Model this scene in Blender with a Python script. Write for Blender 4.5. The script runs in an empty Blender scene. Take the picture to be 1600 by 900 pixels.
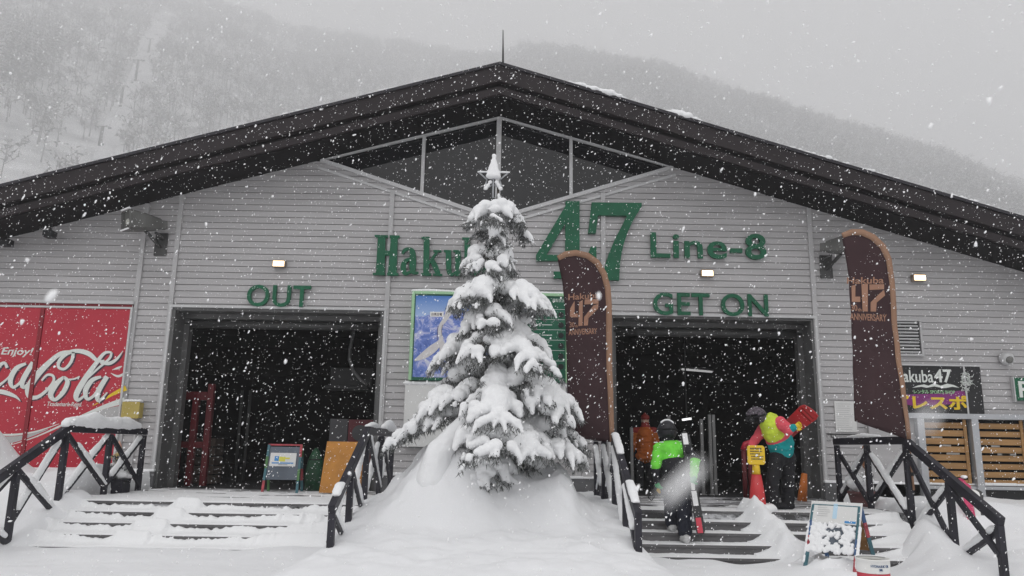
import bpy, math, random
import numpy as np
from mathutils import Vector, Matrix, noise as mnoise

random.seed(47)
rng = np.random.default_rng(47)
S = bpy.context.scene
COL = S.collection

# ------------------------------------------------------------------ camera, sky, sun, exposure
FPX = 1200.0
PITCH, ROLL, CZ = math.radians(11.7), math.radians(0.97), 1.56
CAM_R = Matrix.Rotation(math.pi / 2 + PITCH, 3, 'X') @ Matrix.Rotation(ROLL, 3, 'Z')
cd = bpy.data.cameras.new("camera")
cam = bpy.data.objects.new("camera", cd)
COL.objects.link(cam)
cam.matrix_world = Matrix.Translation((0, 0, CZ)) @ CAM_R.to_4x4()
cd.sensor_width = 36.0
cd.lens = 36.0 * FPX / 1600.0
cd.clip_start, cd.clip_end = 0.02, 6000
cd.dof.use_dof = True
cd.dof.focus_distance = 12.5
cd.dof.aperture_fstop = 13.5
S.camera = cam

SUN_EL, SUN_AZ = 62.0, 200.0
w = bpy.data.worlds.new("World")
S.world = w
w.use_nodes = True
nt = w.node_tree
nt.nodes.clear()
_o = nt.nodes.new('ShaderNodeOutputWorld')
_bg = nt.nodes.new('ShaderNodeBackground')
_sky = nt.nodes.new('ShaderNodeTexSky')
_sky.sky_type = 'NISHITA'
_sky.sun_disc = False
_sky.sun_elevation = math.radians(SUN_EL)
_sky.sun_rotation = math.radians(SUN_AZ)
_sky.dust_density = 4.0
_hs = nt.nodes.new('ShaderNodeHueSaturation')
_hs.inputs['Saturation'].default_value = 0.06
nt.links.new(_sky.outputs[0], _hs.inputs['Color'])
# overcast cloud deck over it: zenith brighter than the horizon
_tc = nt.nodes.new('ShaderNodeTexCoord')
_sx = nt.nodes.new('ShaderNodeSeparateXYZ')
nt.links.new(_tc.outputs['Generated'], _sx.inputs[0])
_rp = nt.nodes.new('ShaderNodeValToRGB')
_rp.color_ramp.elements[0].position = 0.0
_rp.color_ramp.elements[0].color = (0.72, 0.72, 0.725, 1)
_rp.color_ramp.elements[1].position = 1.0
_rp.color_ramp.elements[1].color = (0.94, 0.94, 0.95, 1)
nt.links.new(_sx.outputs['Z'], _rp.inputs[0])
_ml = nt.nodes.new('ShaderNodeVectorMath')
_ml.operation = 'SCALE'
_ml.inputs['Scale'].default_value = 9.0
nt.links.new(_rp.outputs[0], _ml.inputs[0])
_mx = nt.nodes.new('ShaderNodeMix')
_mx.data_type = 'RGBA'
_mx.inputs[0].default_value = 0.85
nt.links.new(_hs.outputs[0], _mx.inputs[6])
nt.links.new(_ml.outputs[0], _mx.inputs[7])
nt.links.new(_mx.outputs[2], _bg.inputs[0])
_bg.inputs[1].default_value = 0.12
nt.links.new(_bg.outputs[0], _o.inputs[0])

sl = bpy.data.lights.new("sun", 'SUN')
sl.energy = 0.5
sl.angle = math.radians(60)
sl.color = (1.0, 0.98, 0.96)
sun = bpy.data.objects.new("sun", sl)
COL.objects.link(sun)
sun.rotation_euler = (math.radians(90 - SUN_EL), 0, math.radians(180 - SUN_AZ))

S.view_settings.view_transform = 'Standard'
S.view_settings.look = 'None'
S.view_settings.gamma = 1
S.view_settings.exposure = 0.03
S.cycles.volume_bounces = 4
S.cycles.max_bounces = 8
S.cycles.use_denoising = True

# ------------------------------------------------------------------ helpers
def ray(px, py):
    return CAM_R @ Vector(((px - 800) / FPX, -(py - 450) / FPX, -1.0))

def P(px, py, Y):                      # the point of the vertical plane y = Y seen at that spot of the photograph
    d = ray(px, py)
    t = Y / d.y
    return Vector((d.x * t, Y, CZ + d.z * t))

def rect(px0, py0, px1, py1, Y):       # -> X0, X1, Z0, Z1 on the plane y = Y
    ym, xm = (py0 + py1) / 2, (px0 + px1) / 2
    return P(px0, ym, Y).x, P(px1, ym, Y).x, P(xm, py1, Y).z, P(xm, py0, Y).z

def smooth(a, b, x):
    t = min(1.0, max(0.0, (x - a) / (b - a)))
    return t * t * (3 - 2 * t)

def n2(x, y, s=1.0, z=0.0):
    return mnoise.noise((x * s, y * s, z))

def tag(o, label=None, cat=None, group=None, kind=None):
    if label: o['label'] = label
    if cat: o['category'] = cat
    if group: o['group'] = group
    if kind: o['kind'] = kind
    return o

def thing(name, label, cat, loc=(0, 0, 0), group=None):
    o = bpy.data.objects.new(name, None)
    COL.objects.link(o)
    o.location = loc
    o.empty_display_size = 0.2
    return tag(o, label, cat, group)

def origin(o):
    v = Vector((0, 0, 0))
    while o is not None:
        v = v + Vector(o.location)
        o = o.parent
    return v

class MB:
    def __init__(s):
        s.v, s.f, s.m = [], [], []

    def add(s, verts, faces, mi=0):
        b = len(s.v)
        s.v.extend([tuple(p) for p in verts])
        s.f.extend([tuple(b + i for i in f) for f in faces])
        s.m.extend([mi] * len(faces))

    def box(s, x0, x1, y0, y1, z0, z1, mi=0):
        s.add([(x0, y0, z0), (x1, y0, z0), (x1, y1, z0), (x0, y1, z0), (x0, y0, z1), (x1, y0, z1), (x1, y1, z1), (x0, y1, z1)],
              [(0, 3, 2, 1), (4, 5, 6, 7), (0, 1, 5, 4), (1, 2, 6, 5), (2, 3, 7, 6), (3, 0, 4, 7)], mi)

    def bar(s, p, q, wd, ht, mi=0, up=(0, 0, 1)):
        p, q = Vector(p), Vector(q)
        d = (q - p).normalized()
        u = Vector(up)
        if abs(d.dot(u)) > 0.98: u = Vector((0, 1, 0))
        a = d.cross(u).normalized() * wd / 2
        b = a.cross(d).normalized() * ht / 2
        vs = [p - a - b, p + a - b, p + a + b, p - a + b, q - a - b, q + a - b, q + a + b, q - a + b]
        s.add(vs, [(0, 3, 2, 1), (4, 5, 6, 7), (0, 1, 5, 4), (1, 2, 6, 5), (2, 3, 7, 6), (3, 0, 4, 7)], mi)

    def tube(s, pts, rad, n=8, mi=0):
        pts = [Vector(p) for p in pts]
        if not hasattr(rad, '__len__'): rad = [rad] * len(pts)
        vs, fs, prev = [], [], None
        for i, p in enumerate(pts):
            d = (pts[min(i + 1, len(pts) - 1)] - pts[max(i - 1, 0)]).normalized()
            if prev is None:
                prev = d.cross(Vector((0, 0, 1)) if abs(d.z) < 0.9 else Vector((0, 1, 0))).normalized()
            a = (prev - d * prev.dot(d)).normalized()
            prev = a
            b = d.cross(a)
            for k in range(n):
                t = 2 * math.pi * k / n
                vs.append(p + (a * math.cos(t) + b * math.sin(t)) * rad[i])
        for i in range(len(pts) - 1):
            for k in range(n):
                k2 = (k + 1) % n
                fs.append((i * n + k, i * n + k2, (i + 1) * n + k2, (i + 1) * n + k))
        fs.append(tuple(range(n - 1, -1, -1)))
        fs.append(tuple((len(pts) - 1) * n + k for k in range(n)))
        s.add(vs, fs, mi)

    def lathe(s, c, prof, n=20, mi=0):          # prof: (radius, z) from bottom to top
        vs = [(c[0] + r * math.cos(2 * math.pi * k / n), c[1] + r * math.sin(2 * math.pi * k / n), c[2] + z) for r, z in prof for k in range(n)]
        fs = [(i * n + k, i * n + (k + 1) % n, (i + 1) * n + (k + 1) % n, (i + 1) * n + k) for i in range(len(prof) - 1) for k in range(n)]
        fs.append(tuple(range(n - 1, -1, -1)))
        fs.append(tuple((len(prof) - 1) * n + k for k in range(n)))
        s.add(vs, fs, mi)

    def prism(s, poly, depth, mi=0):            # poly in a plane facing the camera (x, y, z); pushed back by depth
        n = len(poly)
        vs = [Vector(p) for p in poly] + [Vector(p) + Vector((0, depth, 0)) for p in poly]
        fs = [tuple(range(n)), tuple(range(2 * n - 1, n - 1, -1))] + [(i, i + n, (i + 1) % n + n, (i + 1) % n) for i in range(n)]
        s.add(vs, fs, mi)

    def build(s, name, mats, parent=None, smoothed=False, bevel=0.0, recalc=True):
        me = bpy.data.meshes.new(name)
        off = origin(parent)
        v = np.array(s.v, dtype=float).reshape(-1, 3) - np.array(off)
        me.from_pydata(v.tolist(), [], s.f)
        if not isinstance(mats, (list, tuple)): mats = [mats]
        for m in mats: me.materials.append(m)
        if len(mats) > 1: me.polygons.foreach_set('material_index', s.m)
        if recalc:
            import bmesh
            bm = bmesh.new(); bm.from_mesh(me)
            bmesh.ops.recalc_face_normals(bm, faces=bm.faces)
            bm.to_mesh(me); bm.free()
        me.polygons.foreach_set('use_smooth', [smoothed] * len(me.polygons))
        me.update()
        o = bpy.data.objects.new(name, me)
        COL.objects.link(o)
        if parent is not None: o.parent = parent
        if bevel:
            b = o.modifiers.new('edge', 'BEVEL')
            b.width, b.segments, b.limit_method = bevel, 2, 'ANGLE'
        return o

def copy_tree(o, parent=None):
    c = o.copy()
    COL.objects.link(c)
    c.parent = parent
    for ch in list(o.children): copy_tree(ch, c)
    return c

ICO_V = ICO_F = None
def _ico():
    global ICO_V, ICO_F
    import bmesh
    bm = bmesh.new()
    bmesh.ops.create_icosphere(bm, subdivisions=2, radius=1)
    bm.verts.ensure_lookup_table()
    ICO_V = np.array([v.co[:] for v in bm.verts])
    ICO_F = np.array([[v.index for v in f.verts] for f in bm.faces])
    bm.free()
_ico()

def union_mesh(name, blobs, voxel, passes=6, rough=0.0, rscale=8.0):
    """One continuous skin round many ellipsoids (x, y, z, rx, ry, rz)."""
    b = np.array(blobs, dtype=float)
    n = len(b)
    V = (ICO_V[None] * b[:, None, 3:6] + b[:, None, 0:3]).reshape(-1, 3)
    F = (ICO_F[None] + (np.arange(n) * len(ICO_V))[:, None, None]).reshape(-1, 3)
    me = bpy.data.meshes.new(name + "_raw")
    me.from_pydata(V.tolist(), [], F.tolist())
    o = bpy.data.objects.new(name + "_raw", me)
    COL.objects.link(o)
    r = o.modifiers.new('r', 'REMESH')
    r.mode, r.voxel_size, r.use_smooth_shade = 'VOXEL', voxel, True
    if passes:
        sm = o.modifiers.new('s', 'SMOOTH')
        sm.factor, sm.iterations = 0.5, passes
    dg = bpy.context.evaluated_depsgraph_get()
    out = bpy.data.meshes.new_from_object(o.evaluated_get(dg))
    bpy.data.objects.remove(o)
    bpy.data.meshes.remove(me)
    out.name = name
    if rough:
        k = len(out.vertices)
        co = np.empty(k * 3); out.vertices.foreach_get('co', co); co = co.reshape(-1, 3)
        no = np.array([v.normal[:] for v in out.vertices])
        d = np.array([mnoise.noise(Vector(p) * rscale) + 0.5 * mnoise.noise(Vector(p) * rscale * 2.7) for p in co])
        co += no * (d * rough)[:, None]
        out.vertices.foreach_set('co', co.ravel())
    out.polygons.foreach_set('use_smooth', [True] * len(out.polygons))
    out.update()
    return out

def puff(name, blobs, voxel, mat, parent=None, passes=5, rough=0.0, rscale=8.0):
    me = union_mesh(name, blobs, voxel, passes, rough, rscale)
    off = origin(parent)
    me.transform(Matrix.Translation(-off))
    me.materials.clear()
    me.materials.append(mat)
    o = bpy.data.objects.new(name, me)
    COL.objects.link(o)
    if parent is not None: o.parent = parent
    return o

def chain(p, q, r0, r1, step=0.5, squash=1.0, jit=0.0):
    p, q = Vector(p), Vector(q)
    L = (q - p).length
    n = max(1, int(L / (max(min(r0, r1), 0.004) * step)))
    out = []
    for i in range(n + 1):
        t = i / n
        c = p.lerp(q, t)
        r = (r0 + (r1 - r0) * t) * (1 + jit * random.uniform(-1, 1))
        out.append((c.x, c.y, c.z, r, r, r * squash))
    return out

# ------------------------------------------------------------------ materials
def mat(name, col, rough=0.7, metal=0.0, var=0.12, vscale=3.0, bump=0.0, bscale=40.0, spec=0.4, stretch=(1, 1, 1), col2=None, emit=None):
    m = bpy.data.materials.new(name)
    m.use_nodes = True
    t = m.node_tree
    b = t.nodes['Principled BSDF']
    b.inputs['Roughness'].default_value = rough
    b.inputs['Metallic'].default_value = metal
    b.inputs['Specular IOR Level'].default_value = spec
    c = t.nodes.new('ShaderNodeTexCoord')
    mp = t.nodes.new('ShaderNodeMapping')
    mp.inputs['Scale'].default_value = stretch
    t.links.new(c.outputs['Object'], mp.inputs[0])
    nz = t.nodes.new('ShaderNodeTexNoise')
    nz.inputs['Scale'].default_value = vscale
    nz.inputs['Detail'].default_value = 6
    t.links.new(mp.outputs[0], nz.inputs['Vector'])
    r = t.nodes.new('ShaderNodeValToRGB')
    r.color_ramp.elements[0].position, r.color_ramp.elements[1].position = 0.3, 0.7
    a = [max(0, x * (1 - var)) for x in col]
    z = [min(1, x * (1 + var)) for x in (col2 or col)]
    r.color_ramp.elements[0].color = (*a, 1)
    r.color_ramp.elements[1].color = (*z, 1)
    t.links.new(nz.outputs[0], r.inputs[0])
    t.links.new(r.outputs[0], b.inputs['Base Color'])
    if bump:
        n2_ = t.nodes.new('ShaderNodeTexNoise')
        n2_.inputs['Scale'].default_value = bscale
        n2_.inputs['Detail'].default_value = 5
        t.links.new(mp.outputs[0], n2_.inputs['Vector'])
        bp = t.nodes.new('ShaderNodeBump')
        bp.inputs['Strength'].default_value = bump
        bp.inputs['Distance'].default_value = 0.02
        t.links.new(n2_.outputs[0], bp.inputs['Height'])
        t.links.new(bp.outputs[0], b.inputs['Normal'])
    if emit:
        b.inputs['Emission Color'].default_value = (*emit[0], 1)
        b.inputs['Emission Strength'].default_value = emit[1]
    return m

M = {}
M['snow'] = mat('snow', (0.79, 0.795, 0.81), 0.85, var=0.02, vscale=1.5, bump=0.35, bscale=9, spec=0.15)
M['snow_fine'] = mat('snow_fine', (0.83, 0.835, 0.845), 0.85, var=0.015, vscale=6, bump=0.25, bscale=45, spec=0.15)
M['flake'] = mat('flake', (0.95, 0.95, 0.96), 0.9, var=0.0, spec=0.1)
M['siding'] = mat('siding', (0.405, 0.395, 0.40), 0.5, var=0.13, vscale=1.6, bump=0.05, bscale=30, stretch=(0.25, 1, 2.5))
M['batten'] = mat('batten', (0.42, 0.415, 0.42), 0.5, var=0.06)
M['trim'] = mat('trim', (0.50, 0.50, 0.505), 0.4, var=0.06)
M['jamb'] = mat('jamb', (0.10, 0.10, 0.10), 0.5, var=0.15)
M['concrete'] = mat('concrete', (0.12, 0.12, 0.125), 0.85, var=0.2, vscale=6, bump=0.3)
M['fascia'] = mat('fascia', (0.022, 0.017, 0.019), 0.65, var=0.2, vscale=2, stretch=(1, 1, 1), spec=0.3)
M['cap'] = mat('cap', (0.018, 0.016, 0.022), 0.4, var=0.2)
M['soffit'] = mat('soffit', (0.010, 0.009, 0.010), 0.8, var=0.25, spec=0.2)
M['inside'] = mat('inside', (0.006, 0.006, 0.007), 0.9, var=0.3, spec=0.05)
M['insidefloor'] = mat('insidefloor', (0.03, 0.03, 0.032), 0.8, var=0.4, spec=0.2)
M['glass'] = mat('glass', (0.012, 0.012, 0.014), 0.03, var=0.05, spec=0.5)
M['glass'].node_tree.nodes['Principled BSDF'].inputs['IOR'].default_value = 1.52
M['green'] = mat('green', (0.001, 0.095, 0.043), 0.45, var=0.15, vscale=4)
M['steps'] = mat('steps', (0.115, 0.112, 0.115), 0.8, var=0.25, vscale=5, bump=0.2, stretch=(0.3, 1, 2))
M['timber'] = mat('timber', (0.020, 0.019, 0.027), 0.5, var=0.3, vscale=6, bump=0.1, spec=0.35)
M['red'] = mat('red', (0.42, 0.022, 0.042), 0.35, var=0.06, vscale=1.5)
M['redseam'] = mat('redseam', (0.22, 0.01, 0.02), 0.4, var=0.1)
M['white'] = mat('white', (0.78, 0.78, 0.76), 0.5, var=0.03)
M['print_white'] = mat('print_white', (0.66, 0.69, 0.66), 0.5, var=0.03)
M['print_dark'] = mat('print_dark', (0.06, 0.03, 0.05), 0.6, var=0.1)
M['print_grey'] = mat('print_grey', (0.42, 0.42, 0.42), 0.6, var=0.1, vscale=60)
M['yellow'] = mat('yellow', (0.72, 0.50, 0.02), 0.45, var=0.08)
M['ochre'] = mat('ochre', (0.42, 0.33, 0.09), 0.5, var=0.1)
M['flag'] = mat('flag', (0.046, 0.024, 0.027), 0.75, var=0.12, vscale=2, bump=0.12, bscale=90, spec=0.2)
M['tan'] = mat('tan', (0.29, 0.165, 0.105), 0.65, var=0.1)
M['lamp'] = mat('lamp', (0.9, 0.8, 0.6), 0.3, emit=((1.0, 0.72, 0.42), 3.2))
M['tubelight'] = mat('tubelight', (0.9, 0.9, 0.8), 0.3, emit=((1.0, 0.97, 0.8), 3.0))
M['lampbody'] = mat('lampbody', (0.25, 0.2, 0.16), 0.4, 0.2)
M['metal_dark'] = mat('metal_dark', (0.07, 0.07, 0.07), 0.45, 0.3, var=0.2)
M['black'] = mat('black', (0.012, 0.012, 0.014), 0.5, var=0.2)
M['steel'] = mat('steel', (0.42, 0.43, 0.45), 0.35, 0.5, var=0.1)
M['bark'] = mat('bark', (0.06, 0.05, 0.042), 0.9, var=0.4, vscale=14, bump=0.5)
M['needle'] = mat('needle', (0.045, 0.05, 0.045), 0.8, var=0.35, vscale=5, col2=(0.10, 0.105, 0.10))
M['wood'] = mat('wood', (0.34, 0.19, 0.075), 0.6, var=0.25, vscale=4, stretch=(0.4, 1, 4))
M['orange_board'] = mat('orange_board', (0.46, 0.20, 0.035), 0.6, var=0.18, vscale=4)
M['blueprint'] = mat('blueprint', (0.05, 0.22, 0.50), 0.5, var=0.3, vscale=9, col2=(0.35, 0.6, 0.7))
M['paper'] = mat('paper', (0.66, 0.66, 0.65), 0.7, var=0.03)
M['paper_ink'] = mat('paper_ink', (0.25, 0.28, 0.33), 0.7)

# ------------------------------------------------------------------ lettering
def text_geo(body, offset=0.0, shear=0.0, spacing=1.0):
    cu = bpy.data.curves.new('letters', 'FONT')
    cu.body = body
    cu.extrude = 0.5
    cu.offset = offset
    cu.shear = shear
    cu.space_character = spacing
    cu.resolution_u = 4
    o = bpy.data.objects.new('letters', cu)
    COL.objects.link(o)
    dg = bpy.context.evaluated_depsgraph_get()
    me = bpy.data.meshes.new_from_object(o.evaluated_get(dg))
    v = np.array([p.co[:] for p in me.vertices])
    f = [tuple(p.vertices) for p in me.polygons]
    bpy.data.objects.remove(o)
    bpy.data.meshes.remove(me)
    bpy.data.curves.remove(cu)
    if len(v) == 0: return v, f
    lo, hi = v.min(0), v.max(0)
    v = (v - lo) / np.maximum(hi - lo, 1e-6)
    return v, f

def put_text(mb, body, X0, X1, Z0, Z1, Yback, depth, mi=0, fn=None, **kw):
    v, f = text_geo(body, **kw)
    if len(v) == 0: return
    pts = []
    for u, t, d in v:
        p = (X0 + (X1 - X0) * u, Yback - depth * d, Z0 + (Z1 - Z0) * t)
        pts.append(fn(p) if fn else p)
    mb.add(pts, f, mi)

def ribbon(mb, pts, Y, depth=0.004, mi=0, mapf=None, sub=5):
    """A brush stroke of varying width through (x, y, width) in photo units mapped onto the plane y = Y."""
    mapf = mapf or (lambda x, y: P(x, y, Y))
    pts = np.array(pts, float)
    n = len(pts)
    dense = []
    for i in range(n - 1):
        p0, p1, p2, p3 = pts[max(i - 1, 0)], pts[i], pts[i + 1], pts[min(i + 2, n - 1)]
        for k in range(sub):
            t = k / sub
            dense.append(0.5 * ((2 * p1) + (-p0 + p2) * t + (2 * p0 - 5 * p1 + 4 * p2 - p3) * t * t + (-p0 + 3 * p1 - 3 * p2 + p3) * t ** 3))
    dense.append(pts[-1])
    d = np.array(dense)
    tg = np.gradient(d[:, :2], axis=0)
    tg /= np.maximum(np.linalg.norm(tg, axis=1), 1e-6)[:, None]
    nm = np.stack([-tg[:, 1], tg[:, 0]], 1)
    L = d[:, :2] + nm * d[:, 2:3] / 2
    Rr = d[:, :2] - nm * d[:, 2:3] / 2
    # ribbons are laid in layers 0.4 mm apart so that strokes never share a plane
    mb.layer = getattr(mb, 'layer', 0) + 1
    dy = -depth - 0.0004 * mb.layer
    vs = []
    for a, b in zip(L, Rr):
        pa, pb = mapf(*a), mapf(*b)
        vs += [pa + Vector((0, dy, 0)), pb + Vector((0, dy, 0))]
    fs = [(2 * i, 2 * i + 1, 2 * i + 3, 2 * i + 2) for i in range(len(d) - 1)]
    # fringe down to the backing so that the stroke has thickness
    m = len(vs)
    vs += [v + Vector((0, depth + 0.0004 * mb.layer - 0.0005, 0)) for v in vs[:m]]
    for i in range(len(d) - 1):
        fs.append((2 * i, 2 * i + 2, 2 * i + 2 + m, 2 * i + m))
        fs.append((2 * i + 1, 2 * i + 3, 2 * i + 3 + m, 2 * i + 1 + m))
    mb.add(vs, fs, mi)

# ------------------------------------------------------------------ the setting: snowy ground
EDGE, TREAD, RISE, DECK = 11.55, 0.28, 0.125, 0.70
XL, XM1, XM2, XR = -6.42, -2.06, 1.52, 5.75           # the four handrails
WALL = 14.8

def ramp(y):
    return min(0.70, max(0.12, DECK - 0.446 * (EDGE - y)))

_mx_ = [-2.5, -2.05, -1.75, -1.45, -1.15, -0.85, -0.5, -0.1, 0.35, 0.68, 0.82, 0.95, 1.15, 1.5]
_mz_ = [0.0, 0.01, 0.10, 0.34, 0.76, 0.98, 0.74, 0.52, 0.50, 0.55, 0.42, 0.16, 0.03, 0.0]

def ground_h(x, y):
    base = 0.13 + 0.05 * n2(x, y, 0.35) + 0.025 * n2(x, y, 1.1, 3)
    if y < 5: return base
    fine = 0.016 * n2(x, y, 2.6, 7) + 0.008 * n2(x, y, 6.5, 9)
    r = ramp(y)
    # between the middle rails: the same flight, buried
    out = 0.55 * (1 - smooth(8.2, 10.2, y))
    mid = smooth(XM1 - 0.20 - out, XM1 - 0.03, x) * (1 - smooth(XM2 + 0.03, XM2 + 0.16 + out, x))
    rm = max(min(0.72, 0.75 - 0.15 * (EDGE - y)), 0.12)
    hm = rm + 0.04 * smooth(9, 11, y) + fine * 1.6 + 0.06 * n2(x, y, 0.9, 5) + 0.035 * n2(x, y, 3.4, 15) + 0.012 * n2(x, y, 10, 35)
    prof = float(np.interp(x, _mx_, _mz_))
    wy = smooth(9.95 + 0.25 * n2(x, 0, 1.4), 10.75, y) * (1 - smooth(11.7, 12.6, y))
    hm += prof * wy * (1 + 0.13 * n2(x, y, 1.6, 2)) + (0.10 * n2(x, y, 2.7, 8) + 0.06 * abs(n2(x, y, 5.5, 18)) + 0.025 * n2(x, y, 12.0, 28)) * smooth(0.0, 0.25, prof * wy)
    hm += 0.10 * math.exp(-((x - 1.0) / 0.5) ** 2 - ((y - 11.0) / 0.4) ** 2)
    hm += 0.12 * math.exp(-((x + 1.55) / 0.35) ** 2 - ((y - 11.2) / 0.45) ** 2)
    for cx, cy, a in ((-0.50, 11.48, 0.0), (-0.74, 11.22, 0.0)):
        hm -= a * math.exp(-((x - cx) / 0.15) ** 2 - ((y - cy) / 0.10) ** 2)
    # the two open flights: ground lies under the treads
    h = min(base, r - 0.30) if y > 10.35 else base
    if XL < x < XM1: base += (0.085 + 0.05 * n2(x, 2, 1.3)) * smooth(9.3, 10.3, y)
    elif XM2 < x < XR: base += (0.03 + 0.05 * n2(x, 2, 2.3)) * smooth(9.3, 10.3, y)
    h = base + (h - base) * smooth(10.42, 10.5, y)
    h = h + (hm - h) * mid * smooth(7.2, 8.8, y)
    # bank beyond the left rail
    lb = 1 - smooth(XL - 0.25, XL + 0.18 - 0.35 * smooth(11.6, 12.2, y), x)
    hl = min(1.0, 0.16 + 0.86 * smooth(9.0, 13.0, y)) + 0.10 * n2(x, y, 1.3, 4) + fine
    hl += 0.85 * math.exp(-((x + 8.85) / 0.55) ** 2 - ((y - 13.0) / 0.7) ** 2)
    hl += 0.22 * math.exp(-((x + 6.75) / 0.3) ** 2 - ((y - 12.9) / 0.5) ** 2)
    h = h + (hl - h) * lb * smooth(8.5, 9.6, y)
    # snow along the left end of the left flight
    h = max(h, r + 0.12 - 0.55 * smooth(XL, XL + 0.75 + 0.25 * n2(0, y, 1.5), x) + fine) if XL - 0.2 < x < -5.2 and y > 10.0 and y < 11.9 else h
    # bank along and beyond the right rail
    edge = 5.0 + 0.75 * smooth(10.4, 11.8, y) + 0.16 * n2(1, y, 2.1)
    rb = smooth(edge - 0.15, edge + 0.60, x)
    hr = r + 0.20 - 0.14 * smooth(6.0, 6.6, x) * smooth(11.0, 12.2, y) + 0.05 * n2(x, y, 1.8, 6) + fine
    hr += 0.22 * math.exp(-((x - 5.55) / 0.30) ** 2 - ((y - 10.55) / 0.45) ** 2)
    hr += 0.20 * math.exp(-((x - 6.0) / 0.35) ** 2 - ((y - 11.2) / 0.35) ** 2)
    if x > 6.1: hr += (0.02 + 0.30 * smooth(8.0, 13.0, y) * (0.70 - r)) * smooth(6.1, 6.9, x)
    h = h + (hr - h) * rb * smooth(9.0, 9.9, y)
    # the spilled ridge of snow down the middle of the right flight
    t = (EDGE + 0.25 - y) / 2.2
    if -0.25 < t < 1.0:
        cx = 3.52 + 0.45 * max(t, 0) + 0.04 * n2(0, y, 3)
        wd = 0.13 + 0.24 * max(0.0, t)
        k = math.exp(-((x - cx) / wd) ** 2) * smooth(-0.16, 0.05, t)
        if k > 0.02:
            h = max(h, max(ramp(y), 0.12) + (0.31 + 0.10 * n2(x, y, 4.5, 21) + 0.05 * n2(x, y, 11, 22)) * k * (1 - 0.3 * t) - 0.10 + fine)
    if y < 10.2:
        h += 0.10 * math.exp(-((x - 3.9) / 0.5) ** 2 - ((y - 9.6) / 0.5) ** 2)
    # lightly trodden ground in front
    h += 0.012 * n2(x, y, 4.0, 12) * smooth(4, 6, y)
    return h

def axis(parts):
    out = []
    for a, b, n in parts: out += list(np.linspace(a, b, n, endpoint=False))
    return out

xs = axis([(-2500, -60, 20), (-60, -14, 20), (-14, -10, 24), (-10, -7.2, 40), (-7.2, 6.6, 320), (6.6, 11, 60), (11, 14, 16), (14, 60, 20), (60, 2501, 21)])
ys = axis([(-50, -6, 12), (-6, 5, 40), (5, 8.5, 50), (8.5, 13.4, 150), (13.4, 15.2, 22), (15.2, 40, 12), (40, 3200, 36)])
mb = MB()
NX, NY = len(xs), len(ys)
verts = [(x, y, ground_h(x, y) if (-16 < x < 16 and -5 < y < 15.3) else (0.13 if y < 20 else 0.1)) for y in ys for x in xs]
faces = [(j * NX + i, j * NX + i + 1, (j + 1) * NX + i + 1, (j + 1) * NX + i) for j in range(NY - 1) for i in range(NX - 1)]
mb.add(verts, faces)
tag(mb.build('snowy_ground', M['snow'], smoothed=True, recalc=False), kind='structure')

# ------------------------------------------------------------------ the mountain behind
RIDGE = [(-1500, -60), (-800, -120), (-300, -110), (0, -70), (180, -30), (290, 2), (345, 14), (400, 27), (450, 50), (533, 60), (590, 70), (640, 74), (690, 84), (745, 93), (790, 92),
         (812, 80), (850, 82), (900, 90), (960, 100), (1020, 108), (1060, 118), (1100, 136), (1150, 153), (1200, 168), (1250, 183), (1300, 200), (1350, 214), (1400, 232), (1450, 247),
         (1500, 263), (1550, 285), (1600, 305), (1800, 370), (2200, 450), (3000, 520)]
_az, _te = [], []
for px, py in RIDGE:
    d = ray(px, py)
    _az.append(math.atan2(d.x, d.y))
    _te.append(d.z / math.hypot(d.x, d.y))
D0 = 320.0
def ridge(az):
    te = float(np.interp(az, _az, _te))
    dr = float(np.interp(az, [-0.9, -0.45, -0.1, 0.05, 0.5, 0.9], [1960, 2100, 1960, 1570, 1450, 1400]))
    return te, dr
def hill_z(az, d):
    te, dr = ridge(az)
    s = (d - D0) / (dr - D0)
    if s <= 0: return 0.1
    zr = te * dr
    z = zr * s if s <= 1 else zr * (1 - 0.35 * (s - 1))
    g = min(1, s * 3) * (1 - smooth(0.75, 1.0, s)) if s <= 1 else 0
    return z + g * 22.0 * mnoise.noise((az * 9, d * 0.0036, 1.0)) + g * 9.0 * mnoise.noise((az * 30, d * 0.011, 2.0))
def hill_at(px, py):
    d = ray(px, py)
    az, te = math.atan2(d.x, d.y), d.z / math.hypot(d.x, d.y)
    _, dr = ridge(az)
    a, b = D0 + 12, dr * 0.99
    for _ in range(40):
        m = (a + b) / 2
        if hill_z(az, m) + 0.0 < CZ + te * m: a = m
        else: b = m
    return Vector((a * math.sin(az), a * math.cos(az), hill_z(az, a))), a

def inv(p):
    c = CAM_R.transposed() @ (Vector(p) - Vector((0, 0, CZ)))
    return 800 + FPX * c.x / -c.z, 450 - FPX * c.y / -c.z

mb = MB()
azs = np.linspace(_az[0], _az[-1], 240)
ss = np.concatenate([np.linspace(0, 1, 60), np.linspace(1.04, 1.6, 10)])
verts = []
for s in ss:
    for az in azs:
        te, dr = ridge(az)
        d = D0 + s * (dr - D0)
        verts.append((d * math.sin(az), d * math.cos(az), max(0.02, hill_z(az, d) - 0.08)))
n = len(azs)
mb.add(verts, [(j * n + i, j * n + i + 1, (j + 1) * n + i + 1, (j + 1) * n + i) for j in range(len(ss) - 1) for i in range(n - 1)])
M['hill'] = mat('hill', (0.36, 0.36, 0.365), 0.9, var=0.2, vscale=0.03, spec=0.1, col2=(0.58, 0.58, 0.585))
tag(mb.build('mountain', M['hill'], smoothed=True, recalc=False), kind='structure')

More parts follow.
